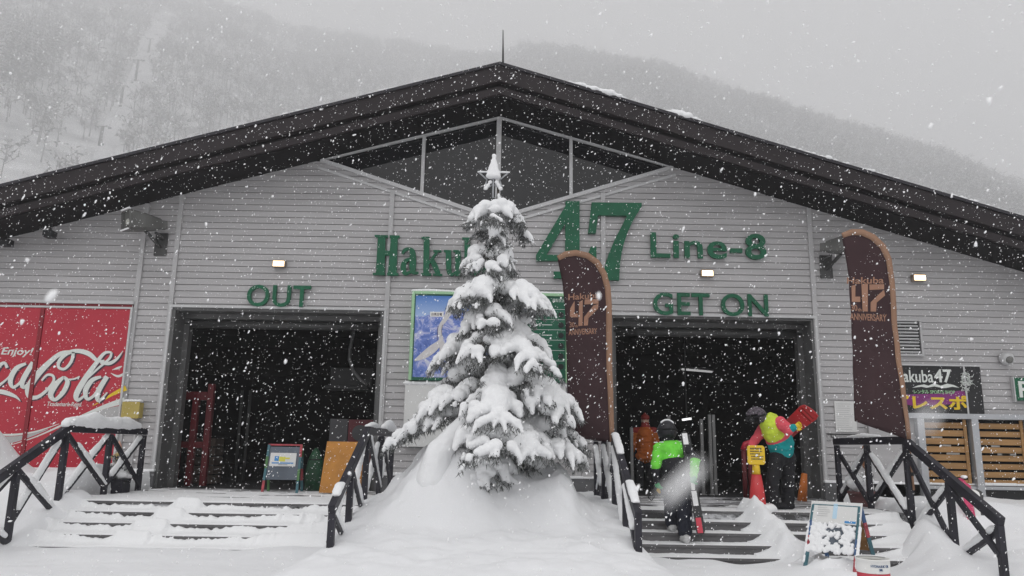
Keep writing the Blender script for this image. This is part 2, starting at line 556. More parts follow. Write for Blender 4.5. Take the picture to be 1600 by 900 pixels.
# cleared lift line up the mountain
def strip_px(py): return 158 + (232 - py) * 0.46
mb = MB()
rows = []
for py in range(250, 20, -6):
    hw = 9 + (250 - py) * 0.02
    a, da = hill_at(strip_px(py) - hw - 3 * math.sin(py), py)
    b, db = hill_at(strip_px(py) + hw + 14 + 3 * math.sin(py * 0.7), py)
    rows.append((a + Vector((0, 0, 0.5)), a.lerp(b, 0.5) + Vector((0, 0, 0.9)), b + Vector((0, 0, 0.5))))
vs = [p for r in rows for p in r]
mb.add(vs, [(3 * i + k, 3 * i + k + 1, 3 * i + k + 4, 3 * i + k + 3) for i in range(len(rows) - 1) for k in range(2)])
M['pisted'] = mat('pisted', (0.60, 0.60, 0.61), 0.9, var=0.12, vscale=0.05, spec=0.1)
tag(mb.build('ski_slope', M['pisted'], smoothed=True), kind='structure')

# bare and snow-dusted wood on the slopes
M['twig'] = mat('twig', (0.18, 0.175, 0.175), 0.9, var=0.3, vscale=0.3)
M['twig_snow'] = mat('twig_snow', (0.50, 0.50, 0.505), 0.9, var=0.1, vscale=0.3)
def bare_tree(r):
    v, f, m = [], [], []
    def sliver(p, q, w_, mi):
        b = len(v)
        d = (q - p); side = np.cross(d, r.normal(size=3)); side /= max(np.linalg.norm(side), 1e-6)
        s2 = np.cross(d, side); s2 /= max(np.linalg.norm(s2), 1e-6)
        v.extend([p + side * w_, p - side * w_ * 0.5 + s2 * w_ * 0.8, p - side * w_ * 0.5 - s2 * w_ * 0.8, q])
        f.extend([(b, b + 1, b + 3), (b + 1, b + 2, b + 3), (b + 2, b, b + 3)]); m.extend([mi] * 3)
    sliver(np.array([0, 0, 0.]), np.array([r.normal() * 0.05, r.normal() * 0.05, 0.95]), 0.022, 0)
    for k in range(9):
        h = r.uniform(0.3, 0.8); a = r.uniform(0, 6.28)
        p = np.array([0, 0, h]); L = r.uniform(0.22, 0.38)
        q = p + np.array([math.cos(a) * L, math.sin(a) * L, L * r.uniform(0.4, 1.0)])
        sliver(p, q, 0.010, 0)
        for j in range(3):
            c = p + (q - p) * r.uniform(0.4, 1.0)
            e = c + r.normal(size=3) * np.array([0.10, 0.10, 0.08])
            sliver(c, e, 0.022, 0 if r.random() < 0.55 else 1)
    return np.array(v), np.array(f), np.array(m)
def fir(r):
    v, f, m = [], [], []
    for k in range(11):
        z0 = 0.06 + k * 0.085; R0 = 0.21 * (1 - z0) + 0.02
        for j in range(8):
            a = j * 0.785 + k * 0.4 + r.uniform(-0.2, 0.2); R1 = R0 * r.uniform(0.7, 1.15); b = len(v)
            v.extend([np.array([0, 0, z0 + 0.1]), np.array([math.cos(a - 0.3) * R1 * .8, math.sin(a - 0.3) * R1 * .8, z0]), np.array([math.cos(a) * R1, math.sin(a) * R1, z0 - 0.03]),
                      np.array([math.cos(a + 0.3) * R1 * .8, math.sin(a + 0.3) * R1 * .8, z0]), np.array([0, 0, z0])])
            f.extend([(b, b + 1, b + 2), (b, b + 2, b + 3), (b + 4, b + 2, b + 1), (b + 4, b + 3, b + 2)]); m.extend([1, 1, 0, 0] if r.random() < 0.7 else [0, 0, 0, 0])
    return np.array(v), np.array(f), np.array(m)
temps = [bare_tree(rng) for _ in range(6)]
firs = [fir(rng) for _ in range(3)]
AV, AF, AM, nb = [], [], [], 0
def plant(T, p, h):
    global nb
    v, f, m = T
    a = rng.uniform(0, 6.28); c, s = math.cos(a), math.sin(a)
    q = v * h * np.array([1.0, 1.0, 1.0])
    q = np.stack([q[:, 0] * c - q[:, 1] * s, q[:, 0] * s + q[:, 1] * c, q[:, 2]], 1) + np.array(p)
    AV.append(q); AF.append(f + nb); AM.append(m); nb += len(v)
count = 0
az_lo, az_hi = math.atan2(*(lambda d: (d.x, d.y))(ray(-520, 300))), math.atan2(*(lambda d: (d.x, d.y))(ray(2000, 300)))
while count < 14000:
    az = rng.uniform(az_lo, az_hi)
    te, dr = ridge(az)
    d = D0 + (dr - D0) * math.sqrt(rng.uniform(0.010, 1.0))
    z = hill_z(az, d)
    p = Vector((d * math.sin(az), d * math.cos(az), z - 0.6))
    px, py = inv(p)
    if py > 330 and 200 < px < 1400: continue
    if py > 24 and abs(px - strip_px(py) - 6) < 18 + 5 * math.sin(py * 0.21): continue
    k = mnoise.noise((az * 14, d * 0.02, 4.0))
    if rng.random() > 0.9 + 0.6 * k: continue
    plant(temps[rng.integers(6)], p, rng.uniform(20, 34))
    count += 1
for i in range(60):
    px, py = rng.uniform(-60, 88), rng.uniform(45, 128)
    if px > 60 and py > 100: continue
    p, d = hill_at(px, py)
    plant(firs[rng.integers(3)], p, rng.uniform(33, 52))
V, Fc, Mi = np.concatenate(AV), np.concatenate(AF), np.concatenate(AM)
me = bpy.data.meshes.new('forest')
me.vertices.add(len(V)); me.vertices.foreach_set('co', V.ravel())
me.loops.add(len(Fc) * 3); me.loops.foreach_set('vertex_index', Fc.ravel())
me.polygons.add(len(Fc)); me.polygons.foreach_set('loop_start', np.arange(len(Fc)) * 3)
me.materials.append(M['twig']); me.materials.append(M['twig_snow'])
me.polygons.foreach_set('material_index', Mi.astype(np.int32))
me.update(calc_edges=True); me.validate()
fo = bpy.data.objects.new('forest', me); COL.objects.link(fo)
tag(fo, 'snow-dusted bare wood covering the misty mountainside', 'forest', kind='stuff')

# chairlift up the cleared line
PYL = [((155, 229), 30, 'lowest and nearest lift pylon on the misty cleared slope, just above the roof'),
       ((188, 163), 28, 'second lift pylon up the misty slope, with a clear crossarm'),
       ((211, 128), 34, 'third lift pylon up the misty slope, long and slightly leaning'),
       ((232, 80), 20, 'faintest and highest lift pylon at the top of the cleared strip')]
tops = []
for (px, py), hpx, lab in PYL:
    p, d = hill_at(px, py)
    H = hpx * (d / FPX) * 1.04
    t = thing('lift_pylon', lab, 'lift pylon', p, 'lift pylons up the mountain')
    b = MB(); b.tube([p - Vector((0, 0, 2)), p + Vector((0.8, 0.0, H))], [1.6, 1.25], 8); b.build('pole', M['metal_dark'], t, True)
    b = MB(); b.bar(p + Vector((-4.2, 0, H)), p + Vector((5.4, 0, H)), 0.5, 0.45)
    for s in (-4.0, 5.2): b.box(p.x + s - 0.4, p.x + s + 0.4, p.y - 2.4, p.y + 2.4, p.z + H - 0.7, p.z + H - 0.23)
    b.build('crossarm', M['metal_dark'], t)
    tops.append(p + Vector((0.5, 0, H - 0.2)))
pre = tops[0] + (tops[0] - tops[1]) * 0.9
post = tops[-1] + (tops[-1] - tops[-2]) * 0.5
for s, lab in ((-4.0, 'thin lift cable over the left ends of the pylon crossarms'), (5.2, 'thin lift cable over the right ends of the pylon crossarms')):
    b = MB(); b.tube([p + Vector((s, 0, 0)) for p in [pre] + tops + [post]], 0.05, 5)
    tag(b.build('lift_cable', M['metal_dark']), lab, 'cable', 'lift cables')
seats = [(0, 1, 0.05, 5.2, 'lift chair just right of the lowest pylon'), (-1, 0, 0.72, 5.2, 'lift chair hanging just above the roof edge, below the lowest pylon'),
         (0, 1, 0.55, 5.2, 'lift chair midway between the two lowest pylons'), (1, 2, 0.25, 5.2, 'lift chair just above the second pylon'),
         (2, 3, 0.1, 5.2, 'lift chair beside the top of the third pylon'), (2, 3, 0.45, 5.2, 'lift chair midway between the two highest pylons')]
pts = {-1: pre, 0: tops[0], 1: tops[1], 2: tops[2], 3: tops[3]}
for a, b_, t_, s, lab in seats:
    c = pts[a].lerp(pts[b_], t_) + Vector((s, 0, 0))
    b = MB()
    b.bar(c, c + Vector((0.5, 0, -3.6)), 0.2, 0.2)
    b.box(c.x - 1.3, c.x + 1.3, c.y - 0.5, c.y + 0.6, c.z - 4.3, c.z - 3.8)
    b.box(c.x - 1.3, c.x + 1.3, c.y + 0.601, c.y + 0.9, c.z - 4.0, c.z - 2.7)
    tag(b.build('lift_chair', M['metal_dark']), lab, 'lift chair', 'lift chairs on the cable')

# falling-snow haze
M['haze'] = bpy.data.materials.new('haze')
M['haze'].use_nodes = True
_t = M['haze'].node_tree
_t.nodes.clear()
_mo = _t.nodes.new('ShaderNodeOutputMaterial')
_pv = _t.nodes.new('ShaderNodeVolumePrincipled')
_pv.inputs['Color'].default_value = (0.97, 0.97, 0.975, 1)
_pv.inputs['Density'].default_value = 0.00104
_pv.inputs['Anisotropy'].default_value = 0.0
_t.links.new(_pv.outputs[0], _mo.inputs['Volume'])
mb = MB()
mb.box(-2600, 2600, -60, 3400, -1.2, max(V[:, 2].max(), max(hill_z(a, ridge(a)[1]) for a in azs)) + 3.0)
hz = mb.build('haze', M['haze'])
tag(hz, kind='stuff')

# ------------------------------------------------------------------ the lift station
APX, APZ, SL_L, SL_R = -0.31, 8.25, 0.286, 0.300
def roof_z(x): return APZ - (SL_L * (APX - x) if x < APX else SL_R * (x - APX))
DOORS = [(-6.60, -2.50, 4.07), (1.93, 5.88, 4.06)]
GL, GR, GB = (-3.93, 7.21), (3.23, 7.185), (-0.35, 6.03)      # corners of the gable window
station = thing('lift_station', 'grey clad gabled hall with wide dark roof and two open doorways', 'building', (APX, WALL, DECK))

def spans(z):
    xl, xr = APX - (APZ - z) / SL_L, APX + (APZ - z) / SL_R
    xl, xr = max(xl, -14.0), min(xr, 14.0)
    if z < 4.065:
        return [(xl, DOORS[0][0]), (DOORS[0][1], DOORS[1][0]), (DOORS[1][1], xr)]
    if z < GB[1]:
        return [(xl, xr)]
    if z < 7.19:
        t = (z - GB[1]) / (GL[1] - GB[1]); u = (z - GB[1]) / (GR[1] - GB[1])
        return [(xl, GB[0] + (GL[0] - GB[0]) * t), (GB[0] + (GR[0] - GB[0]) * u, xr)]
    return []
mb = MB()
PITCHZ, GRV = 0.1275, 0.012
levels = [1.02]
while levels[-1] < 7.2: levels.append(levels[-1] + PITCHZ)
for z0 in levels[:-1]:
    cuts = [(z0, z0 + PITCHZ - GRV, WALL - 0.014, WALL), (z0 + PITCHZ - GRV, z0 + PITCHZ, WALL + 0.02, WALL + 0.02)]
    for a, b, ya, yb in cuts:
        zs = [a] + [c for c in (4.065, GB[1], 7.185) if a < c < b] + [b]
        for p, q in zip(zs[:-1], zs[1:]):
            A, B = spans(p + 1e-5), spans(q - 1e-5)
            fy = lambda z: ya + (yb - ya) * (z - a) / (b - a)
            for (x0, x1), (x2, x3) in zip(A, B):
                mb.add([(x0, fy(p), p), (x1, fy(p), p), (x3, fy(q), q), (x2, fy(q), q)], [(0, 1, 2, 3)])
    zt = z0 + PITCHZ - GRV
    for x0, x1 in spans(zt + 1e-4):
        mb.add([(x0, WALL, zt), (x1, WALL, zt), (x1, WALL + 0.02, zt), (x0, WALL + 0.02, zt)], [(0, 1, 2, 3)])
    for x0, x1 in spans(z0 + PITCHZ - 1e-4):
        zb = z0 + PITCHZ
        mb.add([(x0, WALL - 0.014, zb), (x1, WALL - 0.014, zb), (x1, WALL + 0.02, zb), (x0, WALL + 0.02, zb)], [(3, 2, 1, 0)])
mb.build('wall', M['siding'], station, recalc=False)

mb = MB()                                       # concrete plinth with snow lying on its ledge
sn = MB()
for a, b in ((-14, DOORS[0][0]), (DOORS[0][1], DOORS[1][0]), (DOORS[1][1], 14)):
    mb = MB(); sn = MB()
    mb.box(a, b, WALL - 0.10, WALL + 0.2, 0.2, 1.0)
    x = a
    while x < b - 0.05:
        q = min(b, x + random.uniform(0.3, 0.7)); h = 0.035 + 0.05 * abs(n2(x, 3, 0.9))
        sn.box(x, q, WALL - 0.112, WALL - 0.02, 1.003, 1.003 + h)
        x = q
    mb.build('plinth', M['concrete'], station)
    sn.build('snow_ledge', M['snow_fine'], station, bevel=0.012)

mb = MB()
for x in (-7.34, -6.66, -2.44, 1.80, 5.93, -10.4, 10.3):
    mb = MB()
    zt = roof_z(x) - 0.02
    if abs(x + 2.44) < 0.1 or abs(x - 1.8) < 0.1:
        z_lim = GB[1] + (abs(x - GB[0]) / abs((GL if x < 0 else GR)[0] - GB[0])) * 1.17 - 0.12
        mb.box(x - 0.045, x + 0.045, WALL - 0.045, WALL + 0.02, 1.0, z_lim)
    else:
        mb.box(x - 0.045, x + 0.045, WALL - 0.045, WALL + 0.02, 1.0, zt)
    mb.build('batten', M['batten'], station)

# roof: slab, stepped fascia boards, dark cap, ridge
def roof_prism(b, top, bot, y0, y1, mi=0, xl=-14.6, xr=14.6):
    pts = [(xl, roof_z(xl)), (APX, roof_z(APX)), (xr, roof_z(xr))]
    poly = [(x, y0, z + top) for x, z in pts] + [(x, y0, z + bot) for x, z in reversed(pts)]
    b.prism(poly, y1 - y0, mi)
mb = MB(); roof_prism(mb, 0.61, 0.0, 13.93, 36.0); roof = mb.build('roof', M['soffit'], station)
mb = MB(); roof_prism(mb, 0.60, 0.275, 13.80, 13.925); roof_prism(mb, 0.185, 0.035, 13.86, 13.927); mb.build('fascia', M['fascia'], roof)
mb = MB(); roof_prism(mb, 0.665, 0.605, 13.765, 36.2); mb.build('capping', M['cap'], roof)
def edge_snow(px0, px1, size, dens):
    a, b = P(px0, 200, 13.8).x, P(px1, 200, 13.8).x
    n = int((b - a) * dens * 1.6); blobs = []
    for i in range(n):
        x = a + (b - a) * (i + random.random()) / n
        r = size * random.uniform(0.6, 1.1) * (0.45 + 0.55 * math.sin(math.pi * (x - a) / (b - a)))
        blobs.append((x, 13.80 + random.uniform(-0.02, 0.12), roof_z(x) + 0.675 + r * 0.35, max(r * 1.6, 0.045), r * 1.2, r))
    puff('roof_snow', blobs, 0.016 if size > 0.05 else 0.011, M['snow_fine'], roof, 2, 0.010, 9)
edge_snow(885, 978, 0.075, 22); edge_snow(1038, 1095, 0.08, 22); edge_snow(1230, 1330, 0.04, 20); edge_snow(1340, 1400, 0.035, 20); edge_snow(1440, 1580, 0.03, 16)
edge_snow(380, 520, 0.028, 16); edge_snow(540, 700, 0.026, 16); edge_snow(150, 330, 0.02, 26)
mb = MB()
for s in (-1, 1):
    pts = [(APX, roof_z(APX)), (APX + s * 15, roof_z(APX + s * 15))]
    mb.prism([(x, 14.6, z + 0.67) for x, z in pts] + [(x, 14.6, z + 0.80) for x, z in reversed(pts)], 21)
mb.build('snow_blanket', M['snow'], roof)
mb = MB(); mb.tube([P(786, 100, 14.0) + Vector((0, 0, -0.1)), P(786, 80, 14.0), P(786, 47, 14.0)], [0.022, 0.018, 0.009], 8)
tag(mb.build('lightning_rod', M['metal_dark'], smoothed=True), 'thin vertical lightning rod on the peak of the dark roof', 'lightning rod')

# gable window
gw = MB()
gw.prism([(GB[0], WALL + 0.06, GB[1]), (GR[0], WALL + 0.06, GR[1]), (APX, WALL + 0.06, APZ - 0.02), (GL[0], WALL + 0.06, GL[1])], 0.02)
window = thing('window', None, None, (0, 0, 0)); window.parent = station; window.location = -Vector(station.location)
gw.build('pane', M['glass'], window)
fr = MB()
def fbar(a, b, wd=0.07, y=WALL - 0.01, dp=0.05):
    fr.bar((a[0], y, a[1]), (b[0], y, b[1]), dp, wd)
top = (APX, APZ - 0.05)
fbar(GL, top, 0.045); fbar(top, GR, 0.045)
fbar(GL, GB, 0.075, WALL - 0.03); fbar(GB, GR, 0.075, WALL - 0.03)
fbar((GL[0] - 0.05, GL[1] - 0.16), (GB[0], GB[1] - 0.15), 0.05, WALL - 0.01); fbar((GB[0], GB[1] - 0.15), (GR[0] + 0.05, GR[1] - 0.16), 0.05, WALL - 0.01)
fr.build('frame', M['trim'], window)
fr = MB()
for x, wd in ((APX - 0.01, 0.10), (-1.85, 0.065), (1.157, 0.065)):
    fr = MB(); zb = GB[1] + abs(x - GB[0]) / 3.58 * 1.17
    fr.box(x - wd / 2, x + wd / 2, WALL - 0.04, WALL + 0.05, zb, roof_z(x) - 0.04)
    fr.build('mullion', M['trim'], window)

# doorways: reveals, header with rolled shutter, thin light edge
for x0, x1, zt in DOORS:
    e = thing('doorway', None, None, (0, 0, 0)); e.parent = station; e.location = -Vector(station.location)
    b = MB()
    b.box(x0 - 0.02, x0 + 0.05, WALL - 0.03, WALL + 0.62, DECK, zt); b.box(x1 - 0.05, x1 + 0.02, WALL - 0.03, WALL + 0.62, DECK, zt)
    b.box(x0 - 0.02, x1 + 0.02, WALL - 0.02, WALL + 0.62, zt + 0.002, zt + 0.05)
    b.box(x0 + 0.05, x0 + 0.16, WALL + 0.42, WALL + 0.60, DECK, zt); b.box(x1 - 0.16, x1 - 0.05, WALL + 0.42, WALL + 0.60, DECK, zt)
    b.box(x0 + 0.05, x1 - 0.05, WALL + 0.35, WALL + 0.6, zt - 0.10, zt - 0.003)
    b.build('jamb', M['jamb'], e)
    b = MB()
    b.box(x0 - 0.065, x0 - 0.022, WALL - 0.06, WALL + 0.02, 1.0, zt + 0.05); b.box(x1 + 0.022, x1 + 0.065, WALL - 0.06, WALL + 0.02, 1.0, zt + 0.05)
    b.box(x0 - 0.065, x1 + 0.065, WALL - 0.062, WALL - 0.022, zt + 0.052, zt + 0.10)
    b.build('edge_trim', M['trim'], e)
    b = MB(); b.tube([(x0 + 0.05, WALL + 0.5, zt - 0.19), (x1 - 0.05, WALL + 0.5, zt - 0.19)], 0.085, 12)
    b.build('rolled_shutter', M['metal_dark'], e, True)

# dark hall behind
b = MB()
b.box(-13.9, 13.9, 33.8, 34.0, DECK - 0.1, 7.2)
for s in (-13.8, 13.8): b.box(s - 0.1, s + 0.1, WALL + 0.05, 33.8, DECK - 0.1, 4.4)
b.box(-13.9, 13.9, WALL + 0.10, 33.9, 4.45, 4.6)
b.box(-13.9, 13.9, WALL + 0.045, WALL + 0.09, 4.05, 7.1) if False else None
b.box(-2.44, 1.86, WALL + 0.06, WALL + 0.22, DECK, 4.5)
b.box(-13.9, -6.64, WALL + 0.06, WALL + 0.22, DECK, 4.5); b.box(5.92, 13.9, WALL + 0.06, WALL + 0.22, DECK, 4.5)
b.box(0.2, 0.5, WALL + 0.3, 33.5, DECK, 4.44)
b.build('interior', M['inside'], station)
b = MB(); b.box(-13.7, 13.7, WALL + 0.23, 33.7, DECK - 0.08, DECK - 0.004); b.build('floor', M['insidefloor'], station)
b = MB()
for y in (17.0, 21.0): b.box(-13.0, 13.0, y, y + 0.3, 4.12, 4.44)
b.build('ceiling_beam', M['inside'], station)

# platform in front
def deck_mat():
    m = bpy.data.materials.new('deck'); m.use_nodes = True
    t = m.node_tree; b = t.nodes['Principled BSDF']; b.inputs['Roughness'].default_value = 0.6
    c = t.nodes.new('ShaderNodeTexCoord'); mp = t.nodes.new('ShaderNodeMapping'); mp.inputs['Scale'].default_value = (0.5, 1.5, 1)
    nz = t.nodes.new('ShaderNodeTexNoise'); nz.inputs['Scale'].default_value = 2.6; nz.inputs['Detail'].default_value = 8; nz.inputs['Roughness'].default_value = 0.7
    r = t.nodes.new('ShaderNodeValToRGB'); r.color_ramp.elements[0].position, r.color_ramp.elements[1].position = 0.47, 0.56
    r.color_ramp.elements[0].color = (0.05, 0.05, 0.052, 1); r.color_ramp.elements[1].color = (0.60, 0.60, 0.62, 1)
    t.links.new(c.outputs['Object'], mp.inputs[0]); t.links.new(mp.outputs[0], nz.inputs['Vector']); t.links.new(nz.outputs[0], r.inputs[0]); t.links.new(r.outputs[0], b.inputs['Base Color'])
    bp = t.nodes.new('ShaderNodeBump'); bp.inputs['Strength'].default_value = 0.6; bp.inputs['Distance'].default_value = 0.02
    t.links.new(nz.outputs[0], bp.inputs['Height']); t.links.new(bp.outputs[0], b.inputs['Normal'])
    return m
M['deck'] = deck_mat()
b = MB()
b.box(XL - 0.1, XR + 0.1, EDGE, WALL + 0.225, 0.1, DECK)
tag(b.build('platform', M['deck']), kind='structure')

# steps, one flight across the whole front, mostly under snow
st = thing('entrance_steps', 'wide flight of grey steps up to the platform, mostly buried in snow', 'steps', ((XL + XR) / 2, EDGE, 0.1))
for i in range(1, 5):
    b = MB()
    y = EDGE - i * TREAD; z = DECK - i * RISE
    if z < 0.05: break
    b.box(XL + 0.05, XR - 0.1, y, y + TREAD - 0.003, -0.1, z)
    b.box(XL + 0.05, XR - 0.1, y - 0.018, y - 0.002, z - 0.035, z)
    b.build('step', M['steps'], st)
b = MB(); b.box(XL + 0.05, XR - 0.1, EDGE - 0.018, EDGE - 0.002, DECK - 0.035, DECK + 0.001); b.build('nosing', M['steps'], st)

def tread_snow(x0, x1, left):
    mb = MB(); nx = int((x1 - x0) / 0.025)
    for i in range(-2, 5):
        # i = -1, -2: thin drift on the platform behind the edge
        y0 = EDGE - i * TREAD; z0 = DECK - i * RISE
        if i < 0: continue
        tr = TREAD if i > 0 else 1.3
        rows = []
        for k in range(nx + 1):
            x = x0 + (x1 - x0) * k / nx
            e = min(1.0, (x - x0) / 0.5, (x1 - x) / 0.5)
            nz = n2(x, i * 7.3, 1.1) + 0.6 * n2(x, i * 5.1, 3.5) + 0.45 * n2(x, i * 3.7, 11)
            if left:
                cov = 0.34 + 0.40 * nz + 0.22 * n2(x, i * 1.7, 24) + 0.09 * i + 1.1 * (1 - smooth(0.10, 0.30, abs(x + 4.52 + 0.12 * i))) + 0.85 * (1 - smooth(0.0, 0.5, x - x0)) + 0.55 * smooth(-3.7, -2.6, x) * (0.15 + 0.32 * i)
                thick = 0.022 + 0.012 * n2(x, i * 2.2, 2.4)
            else:
                cov = 0.0 + 0.10 * nz + 0.05 * n2(x, i * 1.7, 24) + 0.9 * smooth(4.7, 5.5, x) + 0.02 * i
                thick = 0.004 + 0.008 * n2(x, i * 2.2, 2.4) + 0.03 * smooth(4.4, 5.4, x)
            if i == 0: thick = max(thick * (0.8 if left else 0.3), -0.01)
            cov = max(0.04, min(1.35, cov))
            thick = max(-0.012, thick)
            hf = RISE * cov                                # fillet against the riser above
            full = smooth(0.88, 1.05, cov)
            out = 0.012 + 0.0 * full
            p = [(x, y0 - out, z0 - (0.010 if left else 0.003) - 0.4 * max(0, thick)), (x, y0 - out - 0.004, z0 + thick * 0.7), (x, y0 + 0.03, z0 + thick),
                 (x, y0 + tr * 0.55 - 0.06 * full, z0 + thick + hf * 0.10)]
            if i > 0:
                p += [(x, y0 + tr * 0.8 - 0.03 * full, z0 + thick + hf * 0.45), (x, y0 + tr - 0.02 - 0.035 * full, z0 + max(thick, 0) + hf * 0.98), (x, y0 + tr - 0.0 + 0.01, z0 + max(thick, 0) + hf * 1.0)]
            else:
                for q in range(1, 26):
                    yy = y0 + 0.7 + q * 0.1
                    p.append((x, yy, z0 + (0.012 if left else -0.004) + (0.020 if left else 0.016) * n2(x * 0.6, yy * 1.9, 1.6, i) + 0.010 * n2(x, yy, 6.0, 3) - (0.012 if left else 0.004) * q / 25))
            rows.append(p)
        m = len(rows[0])
        mb.add([q for r in rows for q in r], [(k * m + j, (k + 1) * m + j, (k + 1) * m + j + 1, k * m + j + 1) for k in range(nx) for j in range(m - 1)])
    o = mb.build('snow_cover', M['snow_fine'], st, smoothed=True)
tread_snow(XL - 0.02, XM1 - 0.02, True)
tread_snow(XM2 + 0.04, XR - 0.1, False)

# ------------------------------------------------------------------ green letters on the wall
LY = WALL - 0.045
def Wz(zx, zy, ox, oy, sc=4.0, Y=LY): return P(ox + zx / sc, oy + zy / sc, Y)

def letters_obj(name, label, body, box, **kw):
    X0, X1, Z0, Z1 = rect(*box, LY)
    b = MB(); put_text(b, body, X0, X1, Z0, Z1, LY, 0.055, **kw)
    return tag(b.build(name, M['green']), label, 'sign letters')
letters_obj('sign_letters', 'green capital letters reading OUT above the left doorway', 'OUT', (387, 446, 486, 480), offset=0.013, spacing=1.05)
letters_obj('sign_letters', 'green capital letters reading GET ON above the right doorway', 'GET ON', (1020, 459, 1199, 494), offset=0.013, spacing=1.05)
letters_obj('sign_letters', 'green lettering reading Line-8 to the right of the big numerals', 'Line-8', (1016, 365, 1196, 405), offset=0.013, spacing=1.05)

b = MB()
def zpoly(pts, ox=400, oy=300, depth=0.06): b.prism([Wz(x, y, ox, oy) - Vector((0, 0.05 + 0.0006 * (len(b.f) % 23), 0)) for x, y in pts], depth)
def zrib(pts, ox=400, oy=300): ribbon(b, [(ox + x / 4, oy + y / 4, wd / 4) for x, y, wd in pts], LY, 0.05)
# H
zpoly([(765, 275), (812, 276), (806, 522), (750, 520)]); zpoly([(846, 278), (888, 279), (880, 522), (826, 521)])
zpoly([(744, 272), (826, 274), (826, 290), (746, 288)]); zpoly([(838, 274), (900, 277), (898, 292), (838, 290)])
zpoly([(733, 508), (808, 508), (808, 524), (733, 522)]); zpoly([(822, 508), (892, 510), (891, 526), (822, 524)]); zpoly([(800, 370), (850, 371), (850, 402), (800, 400)])
# a
def small_a(dx, dy=0):
    zrib([(917 + dx, 392 + dy, 14), (930 + dx, 368 + dy, 22), (957 + dx, 358 + dy, 18), (978 + dx, 375 + dy, 34), (982 + dx, 420 + dy, 40), (980 + dx, 480 + dy, 40), (990 + dx, 506 + dy, 26), (1018 + dx, 508 + dy, 10)])
    zrib([(975 + dx, 418 + dy, 16), (935 + dx, 436 + dy, 26), (922 + dx, 475 + dy, 34), (934 + dx, 512 + dy, 24), (972 + dx, 500 + dy, 14)])
small_a(0)
# k
zpoly([(1050, 284), (1086, 285), (1082, 524), (1046, 522)]); zpoly([(1036, 283), (1086, 284), (1086, 298), (1036, 296)]); zpoly([(1034, 510), (1096, 512), (1096, 527), (1034, 525)])
zrib([(1080, 450, 14), (1110, 410, 16), (1138, 372, 16)]); zrib([(1098, 420, 26), (1122, 470, 34), (1142, 520, 30)])
zpoly([(1110, 366), (1160, 368), (1160, 380), (1110, 378)]); zpoly([(1108, 513), (1166, 515), (1166, 528), (1108, 526)])
# u
zpoly([(1186, 368), (1222, 369), (1222, 490), (1190, 490)]); zpoly([(1246, 370), (1280, 371), (1278, 526), (1246, 524)]); zrib([(1206, 470, 34), (1210, 505, 30), (1228, 518, 18), (1256, 500, 14)])
zpoly([(1176, 366), (1222, 367), (1222, 380), (1176, 378)]); zpoly([(1234, 367), (1280, 368), (1280, 380), (1234, 379)]); zpoly([(1246, 514), (1292, 516), (1292, 529), (1246, 527)])
# b, a
zpoly([(1304, 289), (1340, 290), (1338, 524), (1302, 522)]); zpoly([(1290, 288), (1340, 289), (1340, 302), (1290, 301)]); zrib([(1330, 400, 14), (1362, 376, 22), (1390, 402, 34), (1394, 450, 38), (1384, 498, 30), (1350, 516, 18), (1326, 500, 12)])
small_a(505, 10)
tag(b.build('sign_letters', M['green']), 'green slab serif lettering partly hidden behind the top of the snowy tree', 'sign letters')

b = MB()
def z8(pts): zpoly(pts, 800, 300, 0.09)
z8([(334, 62), (421, 62), (421, 398), (421, 545), (332, 545), (332, 430), (332, 400), (332, 180)])
z8([(352, 60), (396, 62), (380, 108), (332, 200), (215, 396), (150, 402), (150, 398)])
z8([(150, 396), (526, 398), (526, 432), (150, 434)]); z8([(492, 344), (526, 344), (526, 400), (470, 400), (480, 372)])
z8([(260, 500), (500, 504), (500, 544), (260, 542)])
z8([(496, 70), (808, 73), (808, 96), (756, 178), (718, 262), (692, 340), (674, 440), (667, 555), (574, 553), (578, 470), (604, 388), (642, 296), (690, 205), (716, 152), (536, 150), (522, 263), (474, 262), (488, 150)])
tag(b.build('sign_letters', M['green']), 'tall green numerals 47 under the right half of the gable window', 'sign letters')

# ------------------------------------------------------------------ red drinks advertisement covering the wall
ad = thing('advertising_panel', 'large red wall advertisement with white script lettering left of the doorways', 'advertisement', (-9.0, WALL - 0.05, 0.8))
AY = WALL - 0.075
b = MB(); b.box(-12.6, -9.14, AY, WALL - 0.016, 0.72, 4.06); b.box(-9.06, -7.40, AY, WALL - 0.016, 0.72, 4.06); b.build('panel', M['red'], ad, bevel=0.006)
b = MB(); b.box(-9.137, -9.063, AY - 0.02, WALL - 0.016, 0.72, 4.06); b.build('seam', M['redseam'], ad)
b = MB(); b.box(-12.7, -7.36, AY - 0.02, WALL - 0.016, 4.063, 4.10); b.box(-12.7, -7.36, AY - 0.01, WALL - 0.016, 4.16, 4.22); b.box(-7.397, -7.36, AY - 0.02, WALL - 0.016, 0.72, 4.06); b.build('edge_trim', M['trim'], ad)
b = MB(); b.box(-12.7, -7.36, AY + 0.03, WALL - 0.016, 4.103, 4.158); b.build('dark_strip', M['redseam'], ad)
def zc(pts, dx=0, dy=0): return [((x + dx) / 3.461, 520 + (y + dy) / 3.461, wd * 0.93 / 3.461) for x, y, wd in pts]
